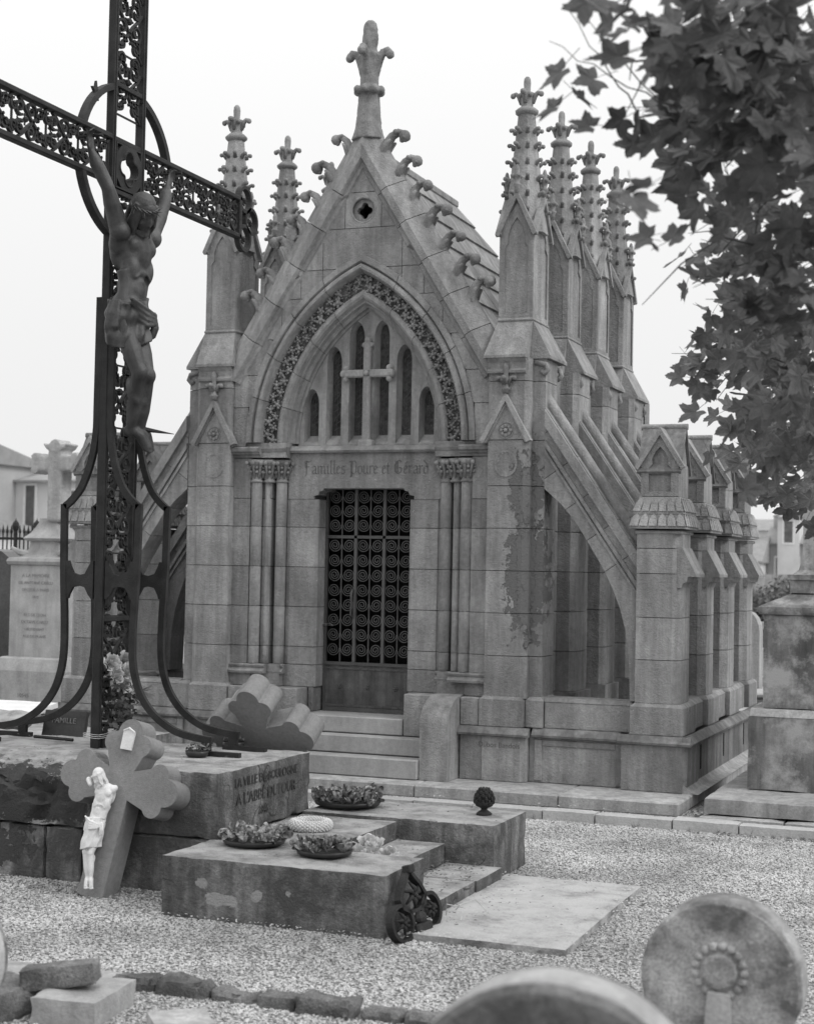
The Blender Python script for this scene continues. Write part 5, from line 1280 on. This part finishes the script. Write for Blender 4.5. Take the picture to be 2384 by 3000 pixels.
    for k in range(3): lc.tube([(.165+.024*k, -.355, .97), (.155+.028*k, -.372-.008*(k % 2), .88), (.145+.03*k, -.368-.010*((k+1) % 2), .79), (.15+.026*k, -.36, .715+.03*k)], [.018, .024, .024, .014], 8)
    for k in range(3): lc.tube([(.28, -.06+.012*k, .93), (.29, -.045+.02*k, .83), (.27, -.05+.022*k, .745+.01*k)], [.022, .02, .014], 6)
    lc.v = [tuple(mtx @ Vector(p)) for p in lc.v]; remesh('loincloth', lc, m, body, .0075*sc, 2)
    return body
figure(CRS, BRONZE, Matrix.Translation((-.01, -.01, 1.955)))
ip(MB().tube([(.2, -4.10, 2.835), (.42, -4.02, 2.80)], [.022, .002], 5), 'nail')
for (y, z) in ((-4.62, 4.665), (-3.6, 4.665)): ip(MB().tube([(.0, y, z), (.19, y, z)], [.008, .012], 5), 'nail')

# ---- broken concrete crosses
def cross_outline(w, hc, Ls, Lt, r1=.062, r2=.080, foot=0.0):
    def end(L_, ang, org):
        pts = []; cs = ((0, -w*1.12, r1), (.066, 0, r2), (0, w*1.12, r1))
        N_ = 46
        for k in range(N_+1):
            a = -2.0+4.0*k/N_; d = (cos(a), sin(a)); best = 0
            for cx_, cy_, r in cs:
                b = cx_*d[0]+cy_*d[1]; q = b*b-(cx_*cx_+cy_*cy_)+r*r
                if q >= 0: best = max(best, b+sqrt(q))
            if best > 0: pts.append((L_+best*d[0], best*d[1]))
        pts = [p for p in pts]
        c_, s_ = cos(ang), sin(ang); return [(org[0]+p[0]*c_-p[1]*s_, org[1]+p[0]*s_+p[1]*c_) for p in pts]
    o = [(w, 0), (w, hc-w)] + end(Ls, 0, (0, hc)) + [(w, hc+w)] + end(Lt, pi/2, (0, hc)) + [(-w, hc+w)] + end(Ls, pi, (0, hc)) + [(-w, hc-w), (-w, 0)]
    return o
def cross_obj(name, label, F, A_, U_, th, w=.08, hc=.67, Ls=.27, Lt=.25, cut=None):
    A_ = Vector(A_).normalized(); U_ = (Vector(U_)-A_*Vector(U_).dot(A_)).normalized(); N_ = A_.cross(U_)
    t = empty(name, F, label, 'cross'); m_ = Matrix((A_, U_, N_)).transposed().to_4x4()
    ol = cross_outline(w, hc, Ls, Lt); mb = MB().prism(ol, 'z', 0, -th, m=m_)
    o = mb.build('cross_body', CONC, t); autosmooth(o, 25); return t, m_, N_
F = Vector((.648, -5.27, .005)); T = Vector((.815, -5.03, 1.04))
C1, m1, N1 = cross_obj('leaning_cross', 'grey concrete cross with lobed ends leaning on the pedestal, bearing a white armless figure', F, (1, -.02, -.12), T-F, .165, w=.085, hc=.665, Ls=.255, Lt=.235)
A1 = Vector(m1.col[0][:3]); U1 = Vector(m1.col[1][:3])
mf = Matrix((N1, A1, U1)).transposed().to_4x4(); mf.translation = U1*.045-A1*.0+N1*(-.03)
fig = figure(C1, WHITE, mf @ Matrix.Rotation(radians(3), 4, 'X') @ Matrix.Diagonal((.385, .37, .41, 1)) @ Matrix.Translation((0, .12, 0)), arms=False)
pl = [(-.038, -.06), (.036, -.062), (.040, .045), (.0, .068), (-.036, .05)]
pm = m1 @ Matrix.Translation((.0, .925, 0)) @ Matrix.Rotation(.05, 4, 'Z')
MB().prism(pl, 'z', .001, .016, m=pm).tube([(-.036, .048, .016), (0, .066, .02), (.04, .044, .016)], .006, 6, m=pm).build('plaque', WHITE, C1)
A2 = Vector((1, 0, -.02)); U2 = Vector((0, -.53, .82))
C2, m2, N2 = cross_obj('fallen_cross', 'broken concrete cross lying face down against the back of the pedestal, pale lobed top edges', (.865, -3.18, .115), A2, U2, .20, w=.085, hc=.80, Ls=.27, Lt=.235)

# ================================================================= offerings
def rose(mb, c, r, nrm, rnd):
    z = Vector(nrm).normalized(); x_ = z.orthogonal().normalized(); y_ = z.cross(x_)
    for ring, (n, rr, op) in enumerate(((3, .25, .1), (4, .42, .2), (5, .60, .35), (6, .8, .55), (7, 1.0, .8))):
        for k in range(n):
            a = 2*pi*k/n+ring*.5+rnd.uniform(-.2, .2); wd = 2.2*pi/n/2; vs = []
            for u in range(5):
                for v_ in range(4):
                    aa = a+(u/4-.5)*wd*1.3; t_ = v_/3; ra = r*rr*(.35+.65*t_**.8)*(1+.1*op*t_*t_); h = r*(.9*t_*(1.1-op*.55)-.25*op*t_*t_)+r*.15*(1-abs(u/2-1))*t_
                    vs.append(Vector(c)+(x_*cos(aa)+y_*sin(aa))*ra*(1+.06*sin(aa*5+ring))+z*h*(1+.08*sin(aa*7)))
            mb.add(vs, [(u*4+v_, u*4+v_+1, u*4+v_+5, u*4+v_+4) for u in range(4) for v_ in range(3)])
BQ = empty('rose_bouquet', (.07, -4.13, 1.05), 'bouquet of pale artificial roses with dark leaves tied to the foot of the iron cross', 'flowers'); rnd = random.Random(11)
for (y, z, r, x_) in ((-4.23, 1.285, .05, .10), (-4.04, 1.285, .056, .09), (-4.21, 1.20, .046, .13), (-4.09, 1.215, .05, .14), (-4.13, 1.135, .05, .14), (-3.98, 1.19, .045, .10), (-4.02, 1.115, .036, .13), (-4.13, 1.27, .036, .08)):
    mb = MB(); rose(mb, (x_-.07, y+4.13, z-1.05), r*1.15, (1, -.45+rnd.uniform(-.2, .2), .3), rnd); o = mb.build('rose', ROSE, BQ, smooth=True)
mb = MB()
for k in range(170):
    p = Vector((rnd.uniform(.0, .14), rnd.uniform(-.11, .13), rnd.uniform(-.30, .12))); a = Vector((rnd.uniform(.2, 1), rnd.uniform(-1, 1), rnd.uniform(-1, .4))).normalized(); b = a.orthogonal().normalized(); l = rnd.uniform(.03, .06)
    mb.add([p, p+a*l*.5+b*l*.3, p+a*l, p+a*l*.5-b*l*.3], [(0, 1, 2, 3)])
mb.build('leaves', mat('bouquet_leaf', .025, .07, rough=.4, scale=20), BQ)['kind'] = 'stuff'
mb = MB()
for k in range(60):
    p = Vector((.10, .07, .02)); a = Vector((rnd.uniform(.2, 1), rnd.uniform(.0, 1), rnd.uniform(-.8, .5))).normalized(); mb.tube([p+a*.03, p+a*rnd.uniform(.08, .16)], [.002, .0012], 3)
mb.build('fern_needles', BUSHM, BQ)['kind'] = 'stuff'
mb = MB()
for k in range(3): mb.tube([(.06*cos(a)-.07, -.0+.24*sin(a)*.9, -.25+.012*k+.01*sin(3*a)) for a in [2*pi*i/20 for i in range(20)]], .0025, 4, closed=True)
mb.build('wire', mat('wire', .4, .5, rough=.4), BQ)
def flower_bowl(loc, r, label, seed, m=LCER, n=26, dm=BLACK, h=.035, hh=1.0):
    t = empty('flower_bowl', loc, label, 'flower bowl', 'ceramic flower bowls on the tombs'); rnd = random.Random(seed)
    MB().lathe([(r*.72, 0), (r*.95, h*.35), (r, h), (r*.93, h), (r*.85, h*.5), (0, h*.4)], n=28).build('bowl', dm, t, smooth=True)
    mb = MB()
    for k in range(n*5):
        a = rnd.uniform(0, 2*pi); q = r*sqrt(rnd.uniform(.0, 1))*.95; c = Vector((q*cos(a), q*sin(a), h+rnd.uniform(0, .035)*hh))
        o_ = Vector((cos(a)*q/r+rnd.uniform(-.5, .5), sin(a)*q/r+rnd.uniform(-.5, .5), rnd.uniform(.25, 1.1))).normalized(); s_ = o_.orthogonal().normalized(); s_ = s_.cross(o_) if rnd.random() < .5 else s_
        l = r*rnd.uniform(.14, .30); w_ = l*rnd.uniform(.4, .7); up_ = o_.cross(s_)*rnd.choice((-1, 1)); vs = []
        for i in range(4):
            t_ = i/3
            for j in range(3): u = j-1; vs.append(c+o_*l*t_+s_*u*w_*sin(pi*(.15+.75*t_))+up_*(abs(u)*w_*.35+l*.25*t_*t_))
        mb.add(vs, [(i*3+j, i*3+j+1, i*3+j+4, i*3+j+3) for i in range(3) for j in range(2)])
    mb.build('ceramic_flowers', m, t)['kind'] = 'stuff'; return t
flower_bowl((1.50, -3.50, .36), .225, 'large bowl of pale and dark ceramic flowers at the back of the stepped tomb', 1, LCER, 40, h=.04)
flower_bowl((1.56, -4.99, .338), .185, 'wide bowl of greyish ceramic flowers at the left front of the stepped tomb', 2, LCER, 34)
flower_bowl((2.06, -5.12, .338), .16, 'bowl of grey ceramic petals at the front right of the stepped tomb', 3, LCER, 30)
flower_bowl((.80, -4.30, .722), .075, 'small dark fluted flower bowl on the pedestal in front of the brace foot', 4, DCER, 10, h=.04)
flower_bowl((.76, -3.72, .722), .075, 'small dark flower bowl on the pedestal behind the brace foot', 5, DCER, 10, h=.04)
# heap of white ceramic flowers on the upper step
t = empty('white_flowers', (2.08, -4.55, .225), 'heap of broken white ceramic flowers lying on the upper tomb step', 'flowers'); rnd = random.Random(9)
for k, (x_, y, z, r) in enumerate(((-.09, 0, .03, .06), (0, .02, .07, .07), (.07, -.03, .065, .07), (.14, .0, .03, .055), (-.03, -.07, .03, .06), (.06, -.09, .03, .06), (-.13, -.05, .015, .045), (.19, -.06, .015, .04))):
    mb = MB(); rose(mb, (x_, y, z), r, (rnd.uniform(-.4, .4), -.5, .8), rnd); mb.build('white_flower', CERAM, t, smooth=True)
# bead wreath
t = MB(); R_ = .105
for k in range(54):
    for j in range(9):
        a = 2*pi*k/54; b = 2*pi*j/9+(k % 2)*.35; t.ball(((R_+.028*cos(b))*cos(a), (R_+.028*cos(b))*sin(a), .028+.028*sin(b)), .0085, 5, 3)
W_ = empty('bead_wreath', (1.62, -4.35, .338), 'white beaded ring wreath lying on the stepped tomb', 'wreath')
MB().tube([(R_*cos(2*pi*k/40), R_*sin(2*pi*k/40), .028) for k in range(40)], .027, 8, closed=True).build('ring', CERAM, W_); t.build('beads', CERAM, W_)['kind'] = 'stuff'
# cast-iron pine cone
t = empty('pinecone_finial', (2.425, -3.42, .355), 'dark cast-iron pine cone finial standing on the rear block of the tomb', 'finial')
MB().lathe([(.05, 0), (.052, .012), (.035, .025), (.02, .035), (.022, .045), (.055, .06), (.066, .085), (.05, .1)], n=14).build('foot', IRON, t, smooth=True)
mb = MB().lathe([(.05, .085), (.058, .10), (.055, .13), (.035, .165), (.0, .18)], n=12)
for j in range(5):
    for k in range(9): a = 2*pi*(k+.5*(j % 2))/9; z = .09+.018*j; r = (.06, .06, .054, .044, .03)[j]; mb.ball((r*cos(a), r*sin(a), z), .013, 5, 4, sc=(1, 1, 1.4))
mb.build('cone', IRON, t)
# broken trefoil end of an iron cross leaning on the tomb
t = empty('iron_fragment', (2.70, -5.36, .0), 'broken trefoil-shaped cast-iron cross end leaning against the right side of the tomb', 'iron fragment', rot=(0, radians(-14), radians(-10))); t.scale = (.85, .88, .68)
def loop(pts, w=.020, d=.038, name='band'):
    MB().tube([(d*.6, a, b) for a, b in pts], w, 4, closed=True, up=(1, 0, 0), flat=d/w*.9).build(name, IRON, t)
def el(cy, cz, ry, rz, n=26): return [(cy+ry*cos(2*pi*k/n), cz+rz*sin(2*pi*k/n)) for k in range(n)]
loop(el(-.165, .135, .115, .135), name='lobe'); loop(el(.17, .17, .105, .13), name='lobe')
og = [(-.03, .50), (-.055, .44), (-.13, .36), (-.16, .28)]; 
loop([(-.0, .52), (-.04, .46), (-.10, .39), (-.145, .31), (-.13, .24), (-.06, .20), (.03, .20), (.115, .24), (.135, .31), (.095, .39), (.04, .46)], name='ogee')
MB().box(.01, .07, -.03, .03, .49, .55, .006).build('tip', IRON, t)
for k, (cy, cz, s_) in enumerate(((-.165, .135, .05), (.17, .17, .045), (0, .32, .06))):
    mb = MB(); rr = random.Random(k)
    for q in range(6): a = 2*pi*q/6+.3; mb.tube([(.03, cy, cz), (.055, cy+s_*.8*cos(a), cz+s_*.8*sin(a)), (.03, cy+s_*1.7*cos(a+.3), cz+s_*1.7*sin(a+.3))], [s_*.25, s_*.3, s_*.10], 6)
    mb.ball((.055, cy, cz), s_*.3, 8, 6); mb.build('acanthus_leaf', IRON, t, smooth=True)
mb = MB().box(.0, .075, -.06, .11, .03, .10, .01); mb.ball((.05, .02, .14), .055, 8, 6, sc=(.6, 1, .9)); mb.box(.0, .08, -.075, .125, .0, .03, .005); mb.build('base_piece', IRON, t)
# ================================================================= foreground
def disc_stele(x_, y, zc, r, th, label, m, boss=True, seed=0, rz=0):
    t = empty('disc_stele', (x_, y, 0), label, 'gravestone', rot=(0, 0, rz)); p = []
    for k in range(57):
        a = -radians(52)+(pi+2*radians(52))*k/56; rr = r*(1+.012*noise.noise(Vector((cos(a)*3, sin(a)*3, seed)))); p.append((rr*cos(a), zc+rr*sin(a)))
    p = [(r*.72, 0), (r*.70, zc-r*.9)]+p+[(-r*.70, zc-r*.9), (-r*.72, 0)]
    b = MB(); f0, f1 = -th/2, th/2
    rim = MB().prism([(q[0]*1.004, zc+(q[1]-zc)*1.004) for q in p], 'y', f0+.02, f1-.02) if not boss else None
    if rim: rim.build('rim', PALE2, t)
    ins = [(q[0]*.955, zc+(q[1]-zc)*.955 if q[1] > zc-r else q[1]) for q in p]
    b.prism(ins, 'y', f0, f0+.012, poly2=p); b.prism(p, 'y', f0+.012, f1); o = b.build('slab', m, t)
    if boss:
        z0 = zc+.035; bs = MB().lathe([(.058, 0), (.058, .008), (.052, .013), (0, .016)], n=28, m=Matrix.Translation((0, f0, z0)) @ Matrix.Rotation(pi/2, 4, 'X')); bs.build('boss', m, t, smooth=False)
        w = MB()
        for k in range(17): a = 2*pi*k/17; w.ball((.080*cos(a), f0, z0+.080*sin(a)), .0155, 8, 5, sc=(1, .75, 1))
        w.build('wreath', m, t, smooth=True)
        MB().prism([(-.036, z0-.066), (.036, z0-.070), (.062, .05), (-.08, .05)], 'y', f0-.022, f0+.004).build('torch_relief', PALE, t)
    return t
disc_stele(4.765, -7.95, .612, .262, .15, 'lichened disc-shaped stele with a carved wreath and boss in the right foreground', LICHEN)
disc_stele(4.795, -10.1, .775, .335, .17, 'blurred round-headed gravestone closest to the camera at the bottom of the picture', mat('dark_lichen_stone', .10, .26, scale=5, fine=.3, speck=.5, bump=.5, blot=.4, blotc=.07), boss=False, seed=3, rz=.1)
disc_stele(2.035, -8.45, .50, .235, .14, 'round-headed stele cut off by the left edge of the picture', LICHEN, boss=False, seed=5)
# old kerb in the foreground, broken stones
x_ = 1.50; k = 0; names = ['first', 'second']
for w in (.30, .24, .27, .23, .20, .29, .21, .34, .4, .38, .42, .4, .4):
    zt = .062+.014*((k*7) % 3-1)
    o = rough('old_kerb_stone', x_, x_+w-.014, -6.91-.012*(k % 3), -6.80, -.05, zt, .025, .016, OLDK, None, s=9)
    OL = ['leftmost rough kerb stone beside the broken stone', 'second rough kerb stone from the left, behind the pale block', 'third rough kerb stone from the left in the crumbling border', 'fourth rough kerb stone from the left in the crumbling border',
          'fifth rough kerb stone, above the pointed pale stone', 'sixth rough kerb stone, right of the pointed pale stone', 'seventh rough kerb stone, just left of the blurred headstone', 'rough kerb stone at the left shoulder of the blurred headstone',
          'rough kerb stone hidden behind the top of the blurred headstone', 'rough kerb stone between the two round steles', 'rough kerb stone behind the left edge of the wreathed stele', 'rough kerb stone hidden behind the wreathed stele', 'last rough kerb stone right of the wreathed stele']
    tag(o, OL[k], 'kerb stone', 'rough kerb stones in the foreground'); x_ += w; k += 1
def lump(name, c, dims, rz, rx, m, label, amp=.012, cell=.025, ry=0):
    o = rough(name, -dims[0]/2, dims[0]/2, -dims[1]/2, dims[1]/2, -dims[2]/2, dims[2]/2, cell, amp, m, None, s=9); o.location = c; o.rotation_euler = (rx, ry, rz); return tag(o, label, 'stone')
lump('pale_block', (1.93, -7.33, .055), (.30, .42, .12), .12, 0, PALE, 'pale squared stone block under the broken one at lower left', amp=.005)
lump('broken_stone', (1.83, -7.36, .165), (.34, .12, .10), .30, .0, OLDK, 'broken stone lying slantwise on the pale block', amp=.010, ry=-.16)
lump('dark_stone', (1.60, -7.46, .06), (.26, .3, .14), -.2, 0, OLDK, 'dark mossy stone at the lower left corner')
lump('flat_stone', (2.50, -7.50, .05), (.25, .24, .10), .7, 0, PALE2, 'pointed pale stone at the bottom edge left of centre', amp=.005)
lump('flat_slab', (1.50, -6.98, .02), (.62, .34, .05), .05, 0, PALE2, 'thin pale slab lying flat at the left end of the rough kerb', amp=.004)
# items behind the pedestal, left
t = lump('family_plaque', (-1.29, -2.6, .66), (.38, .05, .24), 0, radians(-14), BLACK, 'dark broken plaque lettered FAMILLE standing behind the pedestal', amp=.004)
text_mesh('FAMILLE', .06, .002, 'lettering', mat('letter_grey', .14, .18), t, frame_mtx((0, -.029, .02), (1, 0, 0), (0, 0, 1)))
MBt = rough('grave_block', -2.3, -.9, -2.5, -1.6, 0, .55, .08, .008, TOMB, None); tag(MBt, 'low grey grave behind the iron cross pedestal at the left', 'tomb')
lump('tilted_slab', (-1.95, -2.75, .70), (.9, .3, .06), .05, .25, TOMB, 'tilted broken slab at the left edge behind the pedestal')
lump('white_slab', (-3.2, -.9, .585), (1.1, .5, .05), .05, .12, WHITE, 'white marble slab at the left edge in front of the stone cross monument', amp=.003, cell=.06)
o = MB().box(-3.9, -2.7, -1.1, -.6, 0, .53, .02).build('grave_chest', PALE2); tag(o, 'grey grave chest under the white marble slab', 'tomb')
# flat iron bar lying on the pedestal, debris
o = MB().tube([(-.62, -4.0, .745), (-.30, -4.02, .74)], .012, 6).build('iron_bar', IRON); tag(o, 'loose iron bar lying on the pedestal left of the cross', 'iron bar')
rnd = random.Random(21)
def scraps(name, spots, m, label, cat):
    mb = MB()
    for (x0, x1, y0, y1, z, n, sz) in spots:
        for k in range(n):
            p = Vector((rnd.uniform(x0, x1), rnd.uniform(y0, y1), z+.006)); a = rnd.uniform(0, 6.28); l = rnd.uniform(.4, 1)*sz; d = Vector((cos(a), sin(a), rnd.uniform(-.1, .4)))*l; s_ = Vector((-sin(a), cos(a), rnd.uniform(0, .3)))*l*.5
            mb.add([p-d, p+s_, p+d, p-s_, p+Vector((0, 0, l*.3))], [(0, 1, 4), (1, 2, 4), (2, 3, 4), (3, 0, 4)])
    return tag(mb.build(name, m), label, cat, kind='stuff')
scraps('dead_leaves', [(-.5, 6, -8.8, -1.3, .014, 330, .024), (1.7, 2.6, -6.2, -5.6, .015, 14, .035), (.2, 1.2, -5.3, -5.0, .012, 60, .03), (2.64, 2.95, -5.2, -4.0, .03, 120, .022), (2.6, 3.5, -5.4, -3.7, .05, 40, .012),
    (1.3, 2.6, -5.4, -3.2, .352, 40, .014), (-1, 1.2, -4.8, -3.8, .735, 40, .014), (2.0, 2.28, -4.5, -3.85, .225, 14, .012), (2.3, 2.64, -4.88, -3.85, .118, 150, .018), (2.28, 2.34, -4.3, -3.82, .12, 40, .02), (3.3, 5.5, -1.35, -1.25, .012, 60, .03), (1.5, 3.2, -.85, -.62, .012, 50, .02), (3.15, 3.4, -.6, .8, .012, 60, .03)],
    LEAFD, 'scattered dead leaves and crumbs on the gravel and tombs', 'dead leaves')
scraps('stone_chips', [(2.66, 3.5, -5.4, -3.7, .045, 90, .009), (2.3, 2.66, -4.55, -3.85, .112, 40, .009), (1.4, 2.6, -5.4, -3.3, .345, 40, .007)], PEB, 'pale gravel chips scattered over the slab and steps', 'gravel')
scraps('spilled_gravel', [(2.62, 2.72, -5.5, -3.6, .02, 70, .012), (2.66, 3.5, -5.50, -5.40, .045, 80, .012), (3.44, 3.56, -5.4, -3.6, .04, 60, .012), (2.6, 3.5, -3.72, -3.6, .04, 50, .012), (1.2, 2.6, -5.56, -5.5, .02, 60, .013), (-.5, 3.1, -.66, -.58, .03, 60, .014)],
    PEB, 'pale gravel spilled along the edges of the slab and tomb', 'gravel')
mb = MB()
for k in range(46):
    if k % 3 == 0: c_ = Vector((rnd.uniform(2.6, 2.75), rnd.uniform(-5.2, -3.2), 0))
    elif k % 3 == 1: c_ = Vector((rnd.uniform(-.4, 5.4), -1.27+rnd.uniform(-.05, .02), 0))
    else: c_ = Vector((rnd.uniform(1.3, 5.0), rnd.uniform(-6.78, -6.70), 0))
    for j in range(9):
        a = rnd.uniform(0, 6.28); l = rnd.uniform(.02, .06); e = c_+Vector((cos(a)*l*.7, sin(a)*l*.7, l)); b = c_+Vector((cos(a)*.006, sin(a)*.006, 0)); q = Vector((-sin(a), cos(a), 0))*.003
        mb.add([b-q, b+q, e], [(0, 1, 2)])
tag(mb.build('weeds', BUSHM), 'thin weeds growing along the kerbs and the tomb edges', 'weeds', kind='stuff')
mb = MB(); mb.tube([(2.76, -4.9, .06), (2.80, -4.95, .10), (2.86, -4.86, .12), (2.95, -4.9, .06)], .003, 4); mb.tube([(2.74, -5.0, .05), (2.76, -5.05, .12), (2.84, -5.0, .10), (2.86, -5.1, .05)], .003, 4)
tag(mb.build('wire_scrap', mat('wire_pale', .4, .5)), 'pale bent wire lying by the foot of the tomb steps', 'wire')

# ================================================================= sycamore
TR = empty('sycamore_tree', (7.2, -6.2, 0), 'sycamore tree whose leafy boughs hang into the picture from the right', 'tree'); of = Vector((7.2, -6.2, 0))
def leaf_mesh(seed):
    rnd = random.Random(seed); L_ = []
    half = [(0, 1.0), (7, .86), (10, .88), (15, .74), (21, .70), (31, .54), (40, .64), (47, .70), (50, .77), (60, .92), (66, .80), (72, .80), (80, .62), (94, .50), (104, .54), (112, .58), (122, .64), (133, .48), (150, .36), (170, .22)]
    k1, k2 = rnd.uniform(.92, 1.08), rnd.uniform(.92, 1.08)
    L_ = [(radians(90-a), r*k1*rnd.uniform(.97, 1.03)) for a, r in reversed(half[1:])]; L_.reverse()
    L_ = [(radians(90+a), r*k2*rnd.uniform(.97, 1.03)) for a, r in reversed(half)] + [(radians(90-a), r*k1*rnd.uniform(.97, 1.03)) for a, r in half[1:]]
    pts = [(cos(a)*r, sin(a)*r) for a, r in L_]
    pts = [(0, 0)]+pts; fold = rnd.uniform(.05, .25); bend = rnd.uniform(-.3, .3)
    vs = [(x_*.5, y*.5+.1, (fold*abs(x_)+bend*(y*y)*.5+.05*sin(7*x_+5*y))*.5) for x_, y in pts]
    n = len(pts)-1; fs = [(0, i+1, i+2) for i in range(n-1)]
    me = MB().add(vs, fs).tube([(0, .1, 0), (.02, -.1, .05), (0, -.42, .12)], .008, 3)
    me = me.mesh('leaf'); return me
LM_ = [leaf_mesh(s) for s in range(6)]
CL = [(4.26, -8.01, 3.60, .10, 5), (4.30, -8.05, 3.52, .06, 2), (4.47, -8.46, 3.72, .14, 7), (4.63, -8.4, 3.65, .18, 14), (4.73, -8.15, 3.74, .2, 16), (4.89, -7.77, 3.82, .25, 18), (4.68, -7.87, 3.60, .2, 16), (4.83, -7.79, 3.59, .22, 18),
 (4.45, -7.84, 3.50, .12, 6), (4.52, -7.39, 3.54, .22, 12), (4.67, -7.31, 3.51, .24, 18), (4.95, -7.73, 3.38, .24, 18), (4.57, -8.41, 3.14, .10, 5), (4.58, -7.88, 3.19, .16, 8), (4.53, -6.82, 3.45, .16, 7), (4.82, -7.24, 3.26, .2, 14),
 (4.42, -6.34, 3.27, .16, 10), (4.59, -6.25, 3.21, .22, 16), (4.9, -7.2, 3.03, .2, 14), (4.34, -5.31, 3.20, .2, 12), (4.6, -5.71, 3.08, .22, 16), (4.13, -4.86, 3.06, .18, 10), (4.35, -4.76, 3.03, .25, 18), (4.73, -6.18, 2.8, .22, 16),
 (4.22, -3.73, 2.9, .28, 20), (4.48, -4.13, 2.83, .28, 24), (4.18, -3.19, 2.69, .22, 16), (4.45, -3.6, 2.6, .28, 22), (4.26, -3.14, 2.47, .15, 10), (4.50, -6.26, 2.29, .08, 3), (4.28, -5.30, 2.66, .16, 8),
 (4.55, -5.2, 2.75, .25, 16), (4.65, -4.9, 3.3, .3, 20), (4.9, -6.3, 3.5, .35, 24), (4.8, -6.5, 3.9, .35, 26), (4.7, -7.2, 3.95, .3, 18), (5.1, -7.6, 3.6, .3, 22), (5.0, -7.0, 3.2, .3, 20), (4.85, -5.6, 2.9, .3, 18), (4.75, -4.4, 2.5, .3, 20), (4.62, -3.4, 2.3, .2, 12)]
rnd = random.Random(5); allL = []
for (x_, y, z, r, n) in CL:
    for k in range(int(n*(1.75 if n > 9 else .9))):
        while True:
            q = Vector((rnd.uniform(-1, 1), rnd.uniform(-1, 1), rnd.uniform(-1, 1)))
            if q.length <= 1: break
        p = Vector((x_, y, z))+Vector((q.x*r*1.1, q.y*r*1.7, q.z*r))
        zdir = Vector((.1+rnd.gauss(0, .5), -.75+rnd.gauss(0, .4), .55+rnd.gauss(0, .4))).normalized()
        tip = Vector((-.7+rnd.gauss(0, .6), rnd.gauss(0, .6), -.5+rnd.gauss(0, .35))); tip = (tip-zdir*tip.dot(zdir)).normalized(); xd = tip.cross(zdir)
        s = rnd.uniform(.14, .215)
        m_ = Matrix((xd, tip, zdir)).transposed().to_4x4() @ Matrix.Diagonal((s, s, s, 1)); m_.translation = p-of
        allL.append((m_, rnd.randrange(6), (p-Vector((5.69, -13.29, 1.94))).length))
allL.sort(key=lambda a: a[2]); rest = MB()
for i, (m_, k, d) in enumerate(allL):
    if i < 300: o = link('leaf', LM_[k], LEAFM, TR); o.matrix_basis = m_
    else: rest.add([tuple(v.co) for v in LM_[k].vertices], [tuple(p.vertices) for p in LM_[k].polygons], m_)
rest.build('crown', LEAFM, TR)['kind'] = 'stuff'
tr = MB().tube([(0, 0, 0), (.05, 0, 1.2), (0, -.05, 2.4), (-.1, 0, 3.6), (0, .1, 5.2), (.1, .1, 7.0)], [.24, .19, .17, .14, .10, .05], 12); autosmooth(tr.build('trunk', BARK, TR), 60)
limbs = [((7.15, -6.25, 2.5), [(5.9, -6.9, 3.4), (5.2, -7.4, 3.75), (4.75, -7.8, 3.75), (4.4, -8.1, 3.65)]), ((7.15, -6.2, 3.0), [(6.0, -5.6, 3.6), (5.0, -5.2, 3.35), (4.5, -4.9, 3.1), (4.15, -4.7, 3.05)]),
         ((7.15, -6.2, 2.3), [(6.0, -5.2, 3.1), (5.0, -4.3, 2.95), (4.4, -3.6, 2.75), (4.2, -3.2, 2.55)]), ((7.1, -6.2, 3.5), [(6.2, -6.6, 4.1), (5.2, -6.9, 4.0), (4.8, -6.7, 3.6), (4.45, -6.5, 3.3)]),
         ((7.1, -6.2, 3.6), [(6.2, -7.2, 4.3), (5.4, -8.0, 4.2), (4.9, -8.4, 3.9), (4.55, -8.6, 3.75)]), ((7.15, -6.2, 2.6), [(6.2, -6.6, 3.0), (5.4, -6.9, 3.1), (4.9, -7.1, 3.15), (4.6, -7.4, 3.2)])]
for a, P_ in limbs:
    pts = [Vector(a)-of]+[Vector(p)-of for p in P_]; autosmooth(MB().tube(pts, [.05, .022, .012, .007, .003], 7).build('limb', BARK, TR), 60)
    for j in range(2, 5):
        for q in range(4):
            b = pts[j-1].lerp(pts[j], rnd.random()); e = b+Vector((rnd.uniform(-.35, .1), rnd.uniform(-.35, .35), rnd.uniform(-.25, .2))); mid = b.lerp(e, .5)+Vector((0, 0, .03))
            MB().tube([b, mid, e], [.004, .003, .0015], 4).build('twig', BARK, TR)
for (a, b, c) in (((4.16, -8.1, 3.75), (4.32, -8.0, 3.66), (4.5, -7.8, 3.58)), ((4.25, -8.2, 3.82), (4.33, -8.0, 3.68), (4.42, -7.9, 3.55)), ((4.3, -8.2, 3.80), (4.42, -8.0, 3.65), (4.6, -7.8, 3.5))):
    P_ = [Vector(a).lerp(Vector(c), k/7)+(Vector(b)-(Vector(a)+Vector(c))/2)*4*(k/7)*(1-k/7)+Vector((0, 0, .012*sin(k*2.4))) for k in range(8)]
    MB().tube([p-of for p in P_], [.0012+.0003*k for k in range(8)], 4).build('twig', BARK, TR)
